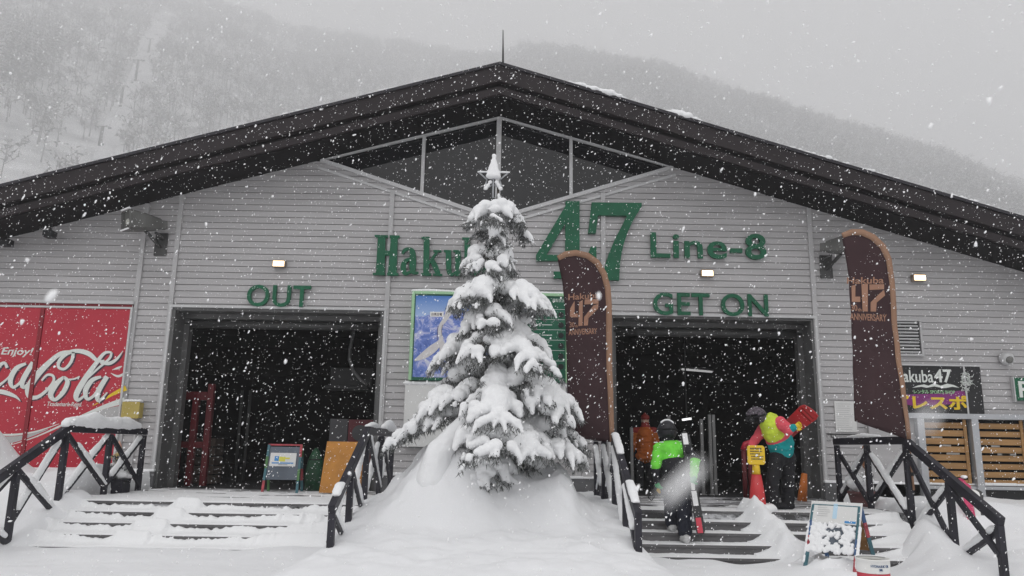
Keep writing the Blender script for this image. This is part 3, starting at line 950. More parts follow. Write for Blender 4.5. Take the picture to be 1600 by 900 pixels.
SCRIPT = [
    [(398, 104, 20), (330, 112, 24), (262, 165, 30), (196, 235, 38), (156, 300, 40), (162, 346, 28), (206, 346, 20), (256, 308, 17), (290, 262, 15), (286, 232, 15), (255, 228, 13), (226, 258, 10)],
    [(398, 104, 18), (386, 155, 17), (350, 195, 15), (317, 185, 17), (324, 148, 20), (366, 110, 22), (422, 98, 24), (482, 114, 28), (528, 152, 18), (566, 150, 9)],
    [(346, 238, 15), (302, 280, 32), (274, 334, 32), (298, 362, 20), (342, 322, 26), (366, 266, 26), (346, 238, 14)], [(362, 252, 8), (400, 250, 9), (432, 236, 8)],
    [(604, 106, 11), (566, 110, 17), (520, 165, 24), (460, 250, 32), (414, 332, 32), (422, 364, 20), (462, 336, 10)], [(604, 106, 12), (592, 140, 14), (532, 192, 12), (478, 244, 9)],
    [(544, 162, 12), (590, 166, 20), (632, 142, 15), (666, 98, 3)],
    [(548, 238, 14), (500, 256, 25), (464, 310, 30), (472, 358, 19), (512, 336, 16), (552, 272, 15)], [(580, 236, 26), (530, 322, 30), (536, 368, 20), (582, 322, 6)],
    [(142, 166, 14), (90, 192, 26), (58, 250, 30), (70, 294, 17), (112, 266, 14), (152, 196, 13)], [(180, 160, 26), (124, 258, 30), (130, 296, 18), (170, 255, 7)],
    [(40, 190, 18), (24, 162, 16), (-12, 190, 26), (-38, 252, 30), (-20, 290, 19), (30, 258, 11), (62, 222, 6)],
    [(-70, 325, 14), (0, 318, 26), (50, 330, 24), (90, 348, 14), (112, 370, 3)],
    [(-95, 190, 14), (-140, 230, 28), (-160, 285, 28), (-135, 305, 18), (-95, 270, 24), (-72, 215, 22), (-95, 190, 13)], [(-78, 200, 8), (-40, 200, 8)],
    [(-150, 130, 16), (-230, 190, 30), (-300, 280, 40), (-300, 340, 30), (-240, 330, 18), (-180, 270, 14)]]
b = MB()
for s in SCRIPT: ribbon(b, zc(s, 8, 6), AY - 0.0005, 0.001)
b.build('lettering_shadow', M['print_dark'], ad, recalc=False)
b = MB(); b.layer = 12
for s in SCRIPT: ribbon(b, zc(s), AY - 0.0015, 0.001)
X0, X1, Z0, Z1 = rect(2, 543, 52, 558, AY)
put_text(b, 'Enjoy!', X0, X1, Z0, Z1, AY + 0.001, 0.008, offset=0.015, shear=0.2)
X0, X1, Z0, Z1 = rect(74, 628, 128, 637, AY)
put_text(b, 'Trademark Regd.', X0, X1, Z0, Z1, AY + 0.001, 0.006, offset=0.01, shear=0.25)
b.build('lettering', M['print_white'], ad, recalc=False)
b = MB()
ribbon(b, zc([(60, 606, 4), (200, 560, 7), (400, 470, 14), (560, 402, 24), (676, 366, 38)]), AY - 0.001, 0.002)
ribbon(b, zc([(-60, 545, 10), (60, 552, 12), (190, 535, 9), (320, 492, 3)]), AY - 0.001, 0.002)
ribbon(b, zc([(600, 218, 3), (640, 235, 14), (682, 214, 10)]), AY - 0.001, 0.002); ribbon(b, zc([(608, 200, 2), (640, 190, 14), (660, 180, 4)]), AY - 0.001, 0.002)
b.build('ribbon', M['print_white'], ad, recalc=False)
b = MB()
ribbon(b, zc([(420, 476, 4), (540, 444, 46), (610, 440, 84), (672, 446, 118)]), AY - 0.0003, 0.001); ribbon(b, zc([(-60, 575, 44), (40, 580, 42), (140, 562, 22), (260, 522, 3)]), AY - 0.0003, 0.001)
b.build('halftone', M['print_grey'], ad, recalc=False)
b = MB(); ribbon(b, zc([(500, 396, 2), (560, 362, 10), (610, 332, 17), (682, 298, 30)]), AY - 0.002, 0.002); b.build('swoosh', M['yellow'], ad, recalc=False)

# yellow junction box
X0, X1, Z0, Z1 = rect(193, 629, 219, 653, WALL - 0.15)
jb = thing('junction_box', 'small mustard yellow box with a snow cap on the wall beside the red advertisement', 'electrical box', ((X0 + X1) / 2, WALL - 0.1, Z0))
b = MB(); b.box(X0, X1, WALL - 0.19, WALL - 0.016, Z0, Z1); b.box(X0 - 0.012, X1 + 0.012, WALL - 0.215, WALL - 0.192, Z0 - 0.012, Z1 + 0.012); b.build('casing', M['ochre'], jb, bevel=0.012)
puff('snow_cap', [(X0 + (X1 - X0) * t, WALL - 0.11, Z1 + 0.03, 0.06, 0.09, 0.035) for t in (0.12, 0.35, 0.6, 0.85)], 0.012, M['snow_fine'], jb, 3)
b = MB(); b.tube([((X0 + X1) / 2 + .06, WALL - 0.05, Z0), ((X0 + X1) / 2 + .06, WALL - 0.05, 1.0)], 0.018, 8); b.build('conduit', M['trim'], jb, True)

# ------------------------------------------------------------------ lamps on the wall
for (px, py), lab in (((436, 413), 'small lit wall lamp above the green OUT letters'), ((1105, 428), 'small lit wall lamp between the Line-8 and GET ON letters'), ((1436, 435), 'small lit wall lamp right of the right feather flag')):
    c = P(px, py, WALL - 0.10)
    t = thing('wall_lamp', lab, 'wall lamp', c, 'lit lamps on the front wall')
    b = MB(); b.box(c.x - 0.125, c.x + 0.125, WALL - 0.13, WALL - 0.016, c.z - 0.055, c.z + 0.085); b.build('housing', M['lampbody'], t, bevel=0.01)
    b = MB(); b.box(c.x - 0.108, c.x + 0.108, WALL - 0.145, WALL - 0.132, c.z - 0.045, c.z + 0.06); b.build('lens', M['lamp'], t, bevel=0.004)

def floodlight(c, s, label):
    """box floodlight on a wall bracket, its reflector facing outwards along s"""
    t = thing('floodlight', label, 'floodlight', c)
    b = MB()
    d = Vector((s * 0.64, -0.76, -0.10)).normalized(); u = Vector((0, 0, 1)); r = d.cross(u).normalized(); u = r.cross(d).normalized()
    def ring(o, w_, h_, ch):
        return [o + r * a + u * e for a, e in ((-w_, -h_ + ch), (-w_ + ch, -h_), (w_ - ch, -h_), (w_, -h_ + ch), (w_, h_ - ch), (w_ - ch, h_), (-w_ + ch, h_), (-w_, h_ - ch))]
    R0, R1, R2 = ring(c + d * 0.36, 0.20, 0.20, 0.04), ring(c + d * 0.05, 0.17, 0.17, 0.05), ring(c - d * 0.30, 0.09, 0.11, 0.03)
    R3 = ring(c + d * 0.31, 0.165, 0.165, 0.03); R4 = ring(c + d * 0.365, 0.17, 0.17, 0.03)
    vs = R0 + R1 + R2 + R4 + R3
    fs = [(i * 8 + k, i * 8 + (k + 1) % 8, i * 8 + 8 + (k + 1) % 8, i * 8 + 8 + k) for i in (0, 1) for k in range(8)]
    fs += [tuple(16 + k for k in range(7, -1, -1))]
    fs += [(k, 24 + k, 24 + (k + 1) % 8, (k + 1) % 8) for k in range(8)] + [(24 + k, 32 + k, 32 + (k + 1) % 8, 24 + (k + 1) % 8) for k in range(8)]
    b.add(vs, fs)
    b.bar(c - d * 0.28, c - d * 0.42, 0.14, 0.16)
    b.build('body', M['flood'], t, bevel=0.006)
    b = MB(); b.add(R3, [tuple(range(8))]); b.build('glass', M['floodglass'], t)
    b = MB(); b.tube([c + d * 0.30 - u * 0.03, c + d * 0.335 - u * 0.03], [0.06, 0.05], 12); b.build('bulb', M['floodbulb'], t)
    b = MB()
    k = c - d * 0.02 - u * 0.16
    wall_p = Vector((k.x + 0.12 * -s, WALL - 0.02, k.z - 0.22))
    b.bar(k, wall_p, 0.05, 0.05); b.bar(k + Vector((-s * 0.15, 0.1, 0)), Vector((wall_p.x + -s * .05, WALL - 0.03, k.z - 0.05)), 0.05, 0.04)
    b.box(wall_p.x - 0.12, wall_p.x + 0.12, WALL - 0.05, WALL - 0.016, wall_p.z - 0.16, wall_p.z + 0.3)
    b.build('bracket', M['metal_dark'], t, bevel=0.004)
    b = MB()
    b.bar(R0[5] + u * 0.012, R0[6] + u * 0.012, 0.05, 0.022); b.bar(R0[2] + u * 0.018 + d * 0.01, R0[1] + u * 0.018 + d * 0.01, 0.04, 0.02)
    b.build('snow_rim', M['snow_fine'], t)
M['flood'] = mat('flood', (0.13, 0.13, 0.125), 0.55, 0.2, var=0.2)
M['floodglass'] = mat('floodglass', (0.18, 0.18, 0.17), 0.15, 0.3, var=0.2, vscale=8)
M['floodbulb'] = mat('floodbulb', (0.6, 0.6, 0.55), 0.2, 0.2)
floodlight(P(226, 348, 14.30), -1, 'boxy grey floodlight above the red advertisement, tilted to the left')
floodlight(P(1316, 384, 14.30), 1, 'boxy grey floodlight behind the top of the right feather flag')
for (px, py), lab in (((78, 366), 'small dark box fixed under the eave left of the floodlight'), ((10, 379), 'small dark box fixed under the eave at the left edge of the photo')):
    c = P(px, py, 14.5)
    b = MB(); b.box(c.x - 0.09, c.x + 0.09, 14.40, 14.6, c.z - 0.07, c.z + 0.06); b.bar((c.x, 14.5, c.z + 0.05), (c.x, 14.5, roof_z(c.x) + 0.02), 0.04, 0.04)
    tag(b.build('eave_fixture', M['black'], bevel=0.008), lab, 'fixture', 'dark boxes under the eave')

# louvre vent and round lamp on the right
X0, X1, Z0, Z1 = rect(1384, 502, 1437, 553, WALL - 0.02)
t = thing('wall_vent', 'grey louvred vent in the wall behind the right feather flag', 'vent', ((X0 + X1) / 2, WALL, Z0))
b = MB()
for i in range(10):
    z = Z0 + (Z1 - Z0) * (i + 0.5) / 10
    b.bar((X0 + 0.03, WALL - 0.035, z), (X1 - 0.03, WALL - 0.035, z), 0.03, 0.022, up=(0, 0.6, 1))
b.build('louvre', M['trim'], t)
b = MB(); b.box(X0, X1, WALL - 0.022, WALL - 0.015, Z0, Z1); b.build('back_plate', M['black'], t)
b = MB()
b.box(X0 - 0.04, X0, WALL - 0.06, WALL - 0.0, Z0, Z1); b.box(X1, X1 + 0.04, WALL - 0.06, WALL, Z0, Z1); b.box(X0 - 0.04, X1 + 0.04, WALL - 0.07, WALL, Z1 + 0.001, Z1 + 0.04); b.box(X0 - 0.04, X1 + 0.04, WALL - 0.07, WALL, Z0 - 0.04, Z0 - 0.001)
b.build('frame', M['batten'], t)
c = P(1572, 559, WALL - 0.1)
t = thing('bulkhead_lamp', 'round grey bulkhead lamp above the green sign at the right edge', 'wall lamp', c)
b = MB(); b.tube([c + Vector((0, 0.085, 0)), c + Vector((0, 0.02, -0.01)), c + Vector((0, -0.05, -0.03)), c + Vector((0, -0.1, -0.05))], [0.10, 0.125, 0.12, 0.09], 20); b.build('shade', M['trim'], t, True)
b = MB(); b.tube([c + Vector((0, -0.101, -0.05)), c + Vector((0, -0.115, -0.055))], [0.075, 0.06], 16); b.build('lens', M['floodglass'], t, True)

# ------------------------------------------------------------------ piste map board behind the tree
BY = WALL - 0.16
def board_mat():
    m = bpy.data.materials.new('mountain_print'); m.use_nodes = True
    t = m.node_tree; bs = t.nodes['Principled BSDF']; bs.inputs['Roughness'].default_value = 0.45
    c = t.nodes.new('ShaderNodeTexCoord')
    sx = t.nodes.new('ShaderNodeSeparateXYZ'); t.links.new(c.outputs['Generated'], sx.inputs[0])
    mp = t.nodes.new('ShaderNodeMapping'); mp.inputs['Scale'].default_value = (2.6, 1, 2.2); mp.inputs['Rotation'].default_value = (0, 0.55, 0)
    t.links.new(c.outputs['Generated'], mp.inputs[0])
    nz = t.nodes.new('ShaderNodeTexNoise'); nz.inputs['Scale'].default_value = 3.2; nz.inputs['Detail'].default_value = 9; nz.inputs['Roughness'].default_value = 0.72; nz.inputs['Distortion'].default_value = 0.9
    t.links.new(mp.outputs[0], nz.inputs['Vector'])
    r = t.nodes.new('ShaderNodeValToRGB')
    el = r.color_ramp.elements; el[0].position = 0.36; el[0].color = (0.045, 0.10, 0.36, 1); el[1].position = 0.66; el[1].color = (0.62, 0.66, 0.76, 1)
    e = el.new(0.5); e.color = (0.16, 0.24, 0.60, 1); e = el.new(0.56); e.color = (0.42, 0.44, 0.70, 1)
    t.links.new(nz.outputs[0], r.inputs[0])
    sky = t.nodes.new('ShaderNodeValToRGB'); el = sky.color_ramp.elements; el[0].position = 0.68; el[0].color = (0.42, 0.55, 0.80, 1); el[1].position = 1.0; el[1].color = (0.04, 0.17, 0.52, 1)
    t.links.new(sx.outputs['Z'], sky.inputs[0])
    # ridge line of the printed mountains
    n1 = t.nodes.new('ShaderNodeTexNoise'); n1.inputs['Scale'].default_value = 6; n1.inputs['Detail'].default_value = 6
    cx = t.nodes.new('ShaderNodeCombineXYZ'); t.links.new(sx.outputs['X'], cx.inputs[0]); t.links.new(cx.outputs[0], n1.inputs['Vector'])
    a = t.nodes.new('ShaderNodeMath'); a.operation = 'MULTIPLY_ADD'; a.inputs[1].default_value = 0.22; a.inputs[2].default_value = 0.62; t.links.new(n1.outputs[0], a.inputs[0])
    a2 = t.nodes.new('ShaderNodeMath'); a2.operation = 'MULTIPLY_ADD'; a2.inputs[1].default_value = 0.17; t.links.new(sx.outputs['X'], a2.inputs[0]); t.links.new(a.outputs[0], a2.inputs[2])
    g = t.nodes.new('ShaderNodeMath'); g.operation = 'GREATER_THAN'; t.links.new(sx.outputs['Z'], g.inputs[0]); t.links.new(a2.outputs[0], g.inputs[1])
    mx = t.nodes.new('ShaderNodeMix'); mx.data_type = 'RGBA'; t.links.new(g.outputs[0], mx.inputs[0]); t.links.new(r.outputs[0], mx.inputs[6]); t.links.new(sky.outputs[0], mx.inputs[7])
    t.links.new(mx.outputs[2], bs.inputs['Base Color'])
    return m
M['mountain_print'] = board_mat()
M['mint'] = mat('mint', (0.33, 0.55, 0.33), 0.5, var=0.05)
M['boardgreen'] = mat('boardgreen', (0.008, 0.10, 0.055), 0.4, var=0.12)
M['piste'] = mat('piste', (0.62, 0.60, 0.60), 0.5, var=0.08, vscale=12)
bx0, bx1, bz0, bz1 = rect(641, 457, 887, 596, BY)
bx1 = P(887, 527, BY).x
xm = P(822, 527, BY).x
pb = thing('piste_map_board', 'mint framed mountain piste map with a dark green lift list behind the tree', 'map board', ((bx0 + bx1) / 2, BY, bz0))
b = MB(); b.box(bx0 + 0.06, xm, BY, BY + 0.10, bz0 + 0.06, bz1 - 0.06); b.build('map', M['mountain_print'], pb)
b = MB(); b.box(xm + 0.002, bx1 - 0.04, BY, BY + 0.10, bz0 + 0.06, bz1 - 0.06); b.build('lift_list', M['boardgreen'], pb)
b = MB()
b.box(bx0, bx0 + 0.058, BY - 0.03, BY + 0.12, bz0, bz1); b.box(bx1 - 0.038, bx1, BY - 0.03, BY + 0.12, bz0, bz1); b.box(bx0 + 0.06, bx1 - 0.04, BY - 0.03, BY + 0.12, bz1 - 0.056, bz1)
b.build('frame', M['mint'], pb, bevel=0.006)
b = MB(); b.box(bx0 + 0.06, bx1 - 0.04, BY - 0.026, BY + 0.12, bz0, bz0 + 0.056); b.box(bx0 + 0.059, bx0 + 0.075, BY - 0.006, BY, bz0 + .06, bz1 - .06); b.box(bx0 + 0.076, xm, BY - 0.006, BY, bz1 - 0.082, bz1 - 0.062); b.build('inner_frame', M['boardgreen'], pb)
def zm(pts): return [(630 + x / 5.63, 440 + y / 5.63, wd / 5.63) for x, y, wd in pts]
b = MB()
ribbon(b, zm([(440, 190, 60), (410, 250, 60), (370, 330, 40), (335, 380, 34), (322, 440, 34), (330, 520, 40), (260, 590, 70), (180, 650, 60), (100, 695, 14)]), BY, 0.002)
ribbon(b, zm([(330, 520, 40), (350, 600, 60), (330, 680, 70)]), BY, 0.002)
b.build('piste', M['piste'], pb, recalc=False)
b = MB(); ribbon(b, zm([(308, 390, 4), (300, 440, 4), (300, 515, 4)]), BY - 0.004, 0.001); ribbon(b, zm([(345, 380, 4), (338, 430, 4), (342, 480, 4)]), BY - 0.004, 0.001)
X0, X1, Z0, Z1 = rect(630 + 250 / 5.63, 440 + 275 / 5.63, 630 + 342 / 5.63, 440 + 300 / 5.63, BY)
put_text(b, '白馬五竜', X0, X1, Z0, Z1, BY - 0.006, 0.002, offset=0.01)
b.build('printed_lines', M['print_dark'], pb, recalc=False)
b = MB(); b.box(X0 - 0.03, X1 + 0.03, BY - 0.0055, BY, Z0 - 0.02, Z1 + 0.02); b.build('name_plate', M['white'], pb)
# rows of the lift list
rowz = [bz1 - 0.12 - i * 0.2 for i in range(7)]
b = MB(); g = MB(); k = MB(); gl = MB()
for i, z in enumerate(rowz[1:7]):
    lab = ['ラインA', 'ラインB', 'ラインC', 'ラインD', 'ラインE', 'ラインF'][i]
    put_text(b, lab, xm + 0.05, xm + 0.28, z - 0.13, z - 0.06, BY - 0.0005, 0.004, offset=0.012)
    b.box(xm + 0.30, xm + 0.50, BY - 0.004, BY, z - 0.105, z - 0.09)
    b.box(xm + 0.02, bx1 - 0.06, BY - 0.003, BY, z + 0.005, z + 0.012)
    k.lathe((0, 0, 0), [(0.001, 0)], 3) if False else None
    cx, cz = bx1 - 0.13, z - 0.10
    k.prism([(cx + 0.055 * math.cos(a), BY - 0.012, cz + 0.055 * math.sin(a)) for a in np.linspace(0, 2 * math.pi, 14, endpoint=False)], 0.012)
    if i % 2 == 1: g.box(xm - 0.10, xm - 0.002, BY - 0.006, BY, z - 0.14, z - 0.03)
put_text(b, '運転状況', bx1 - 0.30, bx1 - 0.06, bz1 - 0.17, bz1 - 0.10, BY - 0.0005, 0.004)
b.build('list_text', M['print_white'], pb); k.build('list_lamp', M['black'], pb)
M['mintlamp'] = mat('mintlamp', (0.10, 0.55, 0.28), 0.4); g.build('list_marker', M['mintlamp'], pb)
puff('snow_cap', [(bx0 + (bx1 - bx0) * t, BY + 0.04, bz1 + 0.012 + 0.02 * n2(t, 0, 5), 0.10, 0.06, 0.035 + 0.02 * n2(t, 3, 4)) for t in np.linspace(0.02, 0.98, 34)], 0.014, M['snow_fine'], pb, 3)
# white board under it
X0, X1, Z0, Z1 = rect(631, 603, 884, 700, WALL - 0.12)
nb_ = thing('notice_board', 'plain white board under the piste map, mostly behind the tree', 'notice board', ((X0 + X1) / 2, WALL - 0.1, Z0))
b = MB(); b.box(X0, X1, WALL - 0.14, WALL - 0.02, Z0, Z1); b.build('panel', M['paper'], nb_, bevel=0.008)
puff('snow_cap', [(X0 + (X1 - X0) * t, WALL - 0.09, Z1 + 0.03, 0.12, 0.08, 0.05 + 0.03 * n2(t, 1, 4)) for t in np.linspace(0.02, 0.98, 30)], 0.016, M['snow_fine'], nb_, 3)

# ------------------------------------------------------------------ shop front on the right
SY = WALL - 0.10
X0, X1, Z0, Z1 = rect(1408, 572, 1535, 648, SY)
sg = thing('shop_sign', 'dark shop sign with white lettering and yellow katakana above the slatted windows', 'shop sign', ((X0 + X1) / 2, SY, Z0))
b = MB(); b.box(X0 - 0.25, X1, SY, WALL - 0.016, Z0, Z1); b.build('board', M['black'], sg, bevel=0.006)
def zs(x, y): return (1400 + x / 3.75, 560 + y / 3.75)
b = MB()
def stext(body, x0, y0, x1, y1, **kw):
    (a, c), (e, f) = zs(x0, y0), zs(x1, y1)
    q = rect(a, c, e, f, SY); put_text(b, body, *q, SY + 0.002, 0.012, **kw)
stext('Hakuba', -10, 68, 216, 140, offset=0.01); stext('47', 222, 64, 324, 142, offset=0.02)
b.prism([P(*zs(x, y), SY - 0.005) for x, y in ((95, 172), (130, 158), (165, 152), (190, 160), (222, 146), (262, 160), (300, 148), (340, 156), (372, 172), (330, 166), (290, 174), (255, 170), (225, 164), (180, 172), (150, 166))], 0.006)
for i in range(70):           # sketched white figure at the right end: loose strokes only
    a = random.uniform(0, 6.28); r = random.uniform(8, 50)
    x, y = 412 + math.cos(a) * r * 0.85, 140 + math.sin(a) * r * 1.15
    ribbon(b, [(*zs(x, y), 0.5), (*zs(x + random.uniform(-12, 12), y + random.uniform(-12, 12)), 0.8), (*zs(x + random.uniform(-20, 20), y + random.uniform(-16, 16)), 0.3)], SY, 0.0005, sub=2)
b.build('lettering', M['print_white'], sg, recalc=False)
b = MB(); stext('レンタル SPORTS SHOP', 104, 184, 344, 208, offset=0.01); b.build('small_text', M['mint'], sg)
b = MB()
b.prism([P(*zs(x, y), SY - 0.003) for x, y in ((58, 212), (240, 206), (398, 186), (410, 215), (395, 262), (280, 272), (120, 282), (62, 270))], 0.003)
M['purple'] = mat('purple', (0.20, 0.02, 0.16), 0.5); b.build('purple_band', M['purple'], sg)
b = MB(); stext('プレスポ', -30, 215, 416, 298, offset=0.035); b.build('katakana', M['yellow'], sg)
b = MB(); b.box(X1 - 0.33, X1 - 0.30, SY - 0.012, SY, Z0, Z1); b.box(X0 - 0.26, X1 + 0.02, SY - 0.012, WALL - 0.016, Z1 + 0.001, Z1 + 0.03); b.build('edge_trim', M['trim'], sg)

X0 = P(1586, 608, SY).x; _, _, Z0, Z1 = rect(1584, 590, 1620, 626, SY)
sg = thing('rental_sign', 'green sign with a white letter cut off by the right edge of the photo', 'sign', (X0 + 0.4, SY, Z0))
b = MB(); b.box(X0, X0 + 0.95, SY, WALL - 0.016, Z0, Z1); b.build('board', M['green'], sg, bevel=0.006)
b = MB(); put_text(b, 'R', X0 + 0.07, X0 + 0.34, Z0 + 0.06, Z1 - 0.07, SY + 0.002, 0.012, offset=0.02); b.build('lettering', M['print_white'], sg)
b = MB(); b.box(X0 - 0.02, X0 - 0.001, SY - 0.01, WALL - 0.016, Z0 - 0.02, Z1 + 0.02); b.build('edge_trim', M['trim'], sg)

sw = thing('shop_window', 'shop front of wooden slat panels between silver posts at the right', 'shop window', (9.0, WALL, DECK))
wy = WALL - 0.12
xa = P(1362, 720, wy).x; xb = P(1442, 720, wy).x; xc = P(1527, 720, wy).x; xd = xc + (xc - xb) * 1.05; xe = xd + (xc - xb)
zt = P(1500, 655, wy).z; zb = P(1500, 790, wy).z; zm_ = P(1500, 762, wy).z
b = MB()
b.box(xa, 13.0, WALL - 0.20, WALL - 0.016, zt, zt + 0.10)
for x in (xb, xc, xd, xe): b.box(x - 0.09, x + 0.04, WALL - 0.22, WALL - 0.06, zb - 0.5, zt - 0.001)
b.box(xb + 0.041, 12.9, WALL - 0.18, WALL - 0.09, zm_ - 0.03, zm_ + 0.03)
b.build('frame', M['steel'], sw, bevel=0.006)
b = MB(); b.box(xa, xb - 0.092, wy + 0.02, WALL - 0.016, zb - 0.3, zt - 0.002); b.build('side_panel', M['siding'], sw)
b = MB(); b.box(xb, 13, WALL - 0.03, WALL - 0.016, zb - 0.3, zt); b.build('dark_backing', M['inside'], sw)
for x0, x1 in ((xb + 0.06, xc - 0.13), (xc + 0.06, xd - 0.13), (xd + 0.06, xe - 0.13)):
    b = MB()
    n = 8; dz = (zt - 0.02 - zm_ - 0.04) / n
    for i in range(n):
        z = zm_ + 0.04 + i * dz
        b.box(x0 + 0.02, x1 - 0.02, WALL - 0.085, WALL - 0.06, z, z + dz * random.uniform(0.66, 0.74))
    b.box(x0 - 0.03, x0 + 0.03, WALL - 0.058, WALL - 0.035, zm_, zt); b.box(x1 - 0.06, x1 + 0.0, WALL - 0.11, WALL - 0.088, zm_, zt)
    b.build('slat_panel', M['wood'], sw, bevel=0.004)
    b = MB(); b.box(x0, x1, WALL - 0.105, WALL - 0.09, zb - 0.4, zm_ - 0.035); b.build('lower_panel', M['black'], sw)
    b = MB(); x = x0
    while x < x1 - 0.05:
        q = min(x1, x + random.uniform(0.08, 0.22)); b.box(x, q, WALL - 0.112, WALL - 0.107, zb - 0.3, zb + random.uniform(0.0, 0.13)); x = q
    b.build('poster', M['blueprint'], sw)
    b = MB()
    for j in range(3):
        x = random.uniform(x0 + 0.1, x1 - 0.3); z = zm_ + 0.04 + random.choice((3, 4, 5)) * dz + dz * 0.76
        b.box(x, x + random.uniform(0.1, 0.3), WALL - 0.034, WALL - 0.031, z, z + dz * 0.2)
    b.build('paper_behind_slats', M['white'], sw)
b = MB(); q = rect(1538, 662, 1568, 667, WALL - 0.04); b.box(q[0], q[1], WALL - 0.058, WALL - 0.045, q[2], q[3]); b.build('tube_light', M['tubelight'], sw)

# white notice right of the right doorway
X0, X1, Z0, Z1 = rect(1305, 627, 1338, 675, WALL - 0.03)
nt_ = thing('paper_notice', 'pale paper notice on the wall right of the right doorway', 'notice', ((X0 + X1) / 2, WALL - 0.02, Z0))
b = MB(); b.box(X0, X1, WALL - 0.028, WALL - 0.016, Z0, Z1); b.build('sheet', M['paper'], nt_)
b = MB()
for i in range(13):
    z = Z1 - 0.05 - i * 0.04; b.box(X0 + 0.03, X1 - random.uniform(0.03, 0.15), WALL - 0.0295, WALL - 0.0285, z - 0.006, z + 0.004)
M['faint'] = mat('faint', (0.5, 0.5, 0.5), 0.7); b.build('faint_print', M['faint'], nt_)
t = thing('hose_rail', 'thin dark rail with small hooks on the wall under the paper notice', 'rail', (6.6, WALL, 1.8))
b = MB(); p, q = P(1292, 678, WALL - 0.05), P(1364, 680, WALL - 0.05); b.tube([p, q], 0.014, 6); b.tube([q, q - Vector((0, 0, 0.9))], 0.016, 6)
b.build('bar', M['metal_dark'], t, True)
for px in (1298, 1343):
    b = MB(); c = P(px, 679, WALL - 0.06); b.tube([c + Vector((0.0, 0, 0.02)), c + Vector((0.0, -0.03, -0.05)), c + Vector((0.05, -0.05, -0.06)), c + Vector((0.07, -0.05, -0.01))], 0.011, 6); b.build('hook', M['metal_dark'], t, True)

# ------------------------------------------------------------------ stair handrails
def handrail(X, label, caps, brace_snow, dz=0.0, posts=(13.75, 12.6, 11.35, 10.32, 9.35)):
    t = thing('stair_handrail', label, 'handrail', (X, EDGE, DECK), 'dark timber handrails beside the steps')
    def top(y): return (1.72 if y >= 11.35 else 1.72 - (11.35 - y) * 0.465) + dz
    def foot(y): return DECK - 0.02 if y > EDGE else max(0.0, ramp(y) - 0.25)
    b = MB()
    b.bar((X, posts[0] + 0.06, top(13)), (X, 11.33, top(12)), 0.085, 0.115)
    b.build('top_rail', M['timber'], t, bevel=0.008)
    b = MB(); b.bar((X, 11.37, top(11.36)), (X, posts[-1] - 0.05, top(posts[-1] - 0.05)), 0.087, 0.117); b.build('sloping_rail', M['timber'], t, bevel=0.008)
    for y in posts:
        b = MB(); b.box(X - 0.04, X + 0.04, y - 0.04, y + 0.04, foot(y), top(y) - 0.063); b.build('post', M['timber'], t, bevel=0.006)
    snow = []
    for k, (ya, yb) in enumerate(zip(posts[:-1], posts[1:])):
        za, zb = top(ya) - 0.10, top(yb) - 0.10
        fa, fb = max(foot(ya), 0.12) + 0.12, max(foot(yb), 0.12) + (0.12 if yb > EDGE else 0.30)
        for (p, q, s) in (((X - 0.026, ya, za), (X - 0.026, yb, fb), 1), ((X + 0.026, ya, fa), (X + 0.026, yb, zb), 0)):
            b = MB(); b.bar(p, q, 0.045, 0.075); b.build('brace', M['timber'], t, bevel=0.004)
            if random.random() < brace_snow:
                P0, P1 = Vector(p), Vector(q)
                n = 26
                a0, a1 = random.uniform(0.0, 0.2), random.uniform(0.75, 1.0)
                for i in range(n):
                    u = a0 + (a1 - a0) * i / n
                    c = P0.lerp(P1, u)
                    r = 0.035 + 0.022 * (0.5 + n2(c.y, c.z, 4)) + 0.02 * (1 - abs(2 * u - 1))
                    snow.append((c.x, c.y, c.z + 0.038 + r * 0.45, 0.034 + r * 0.2, r * 1.1, r * 0.8))
    for ya, yb, r0 in caps:
        n = int(abs(yb - ya) / 0.045)
        for i in range(n + 1):
            u = i / n; y = ya + (yb - ya) * u
            r = r0 * (0.55 + 0.45 * math.sin(math.pi * min(1, max(0, u)))) * (1 + 0.35 * n2(y, X, 3.5))
            snow.append((X + 0.012 * n2(y, 9, 4), y, top(y) + 0.058 + r * 0.45, 0.052 + r * 0.22, 0.06, max(0.02, r)))
    if snow: puff('snow_cap', snow, 0.014, M['snow_fine'], t, 4, 0.006, 14)
    return t
handrail(XL, 'dark timber handrail at the far left, in front of the red advertisement', [(13.5, 11.3, 0.13)], 0.75)
handrail(XM1, 'dark timber handrail on the left side of the snowy tree, seen end on', [(13.8, 12.9, 0.12), (12.2, 11.4, 0.05), (9.75, 9.5, 0.05)], 0.8, 0.04)
handrail(XM2, 'dark timber handrail right of the tree, at the foot of the left feather flag', [(11.25, 10.7, 0.045), (9.95, 9.5, 0.05)], 0.9, 0.02)
handrail(XR, 'dark timber handrail on the right side of the right steps, under the right feather flag', [(13.2, 12.2, 0.045)], 0.75, 0.03)

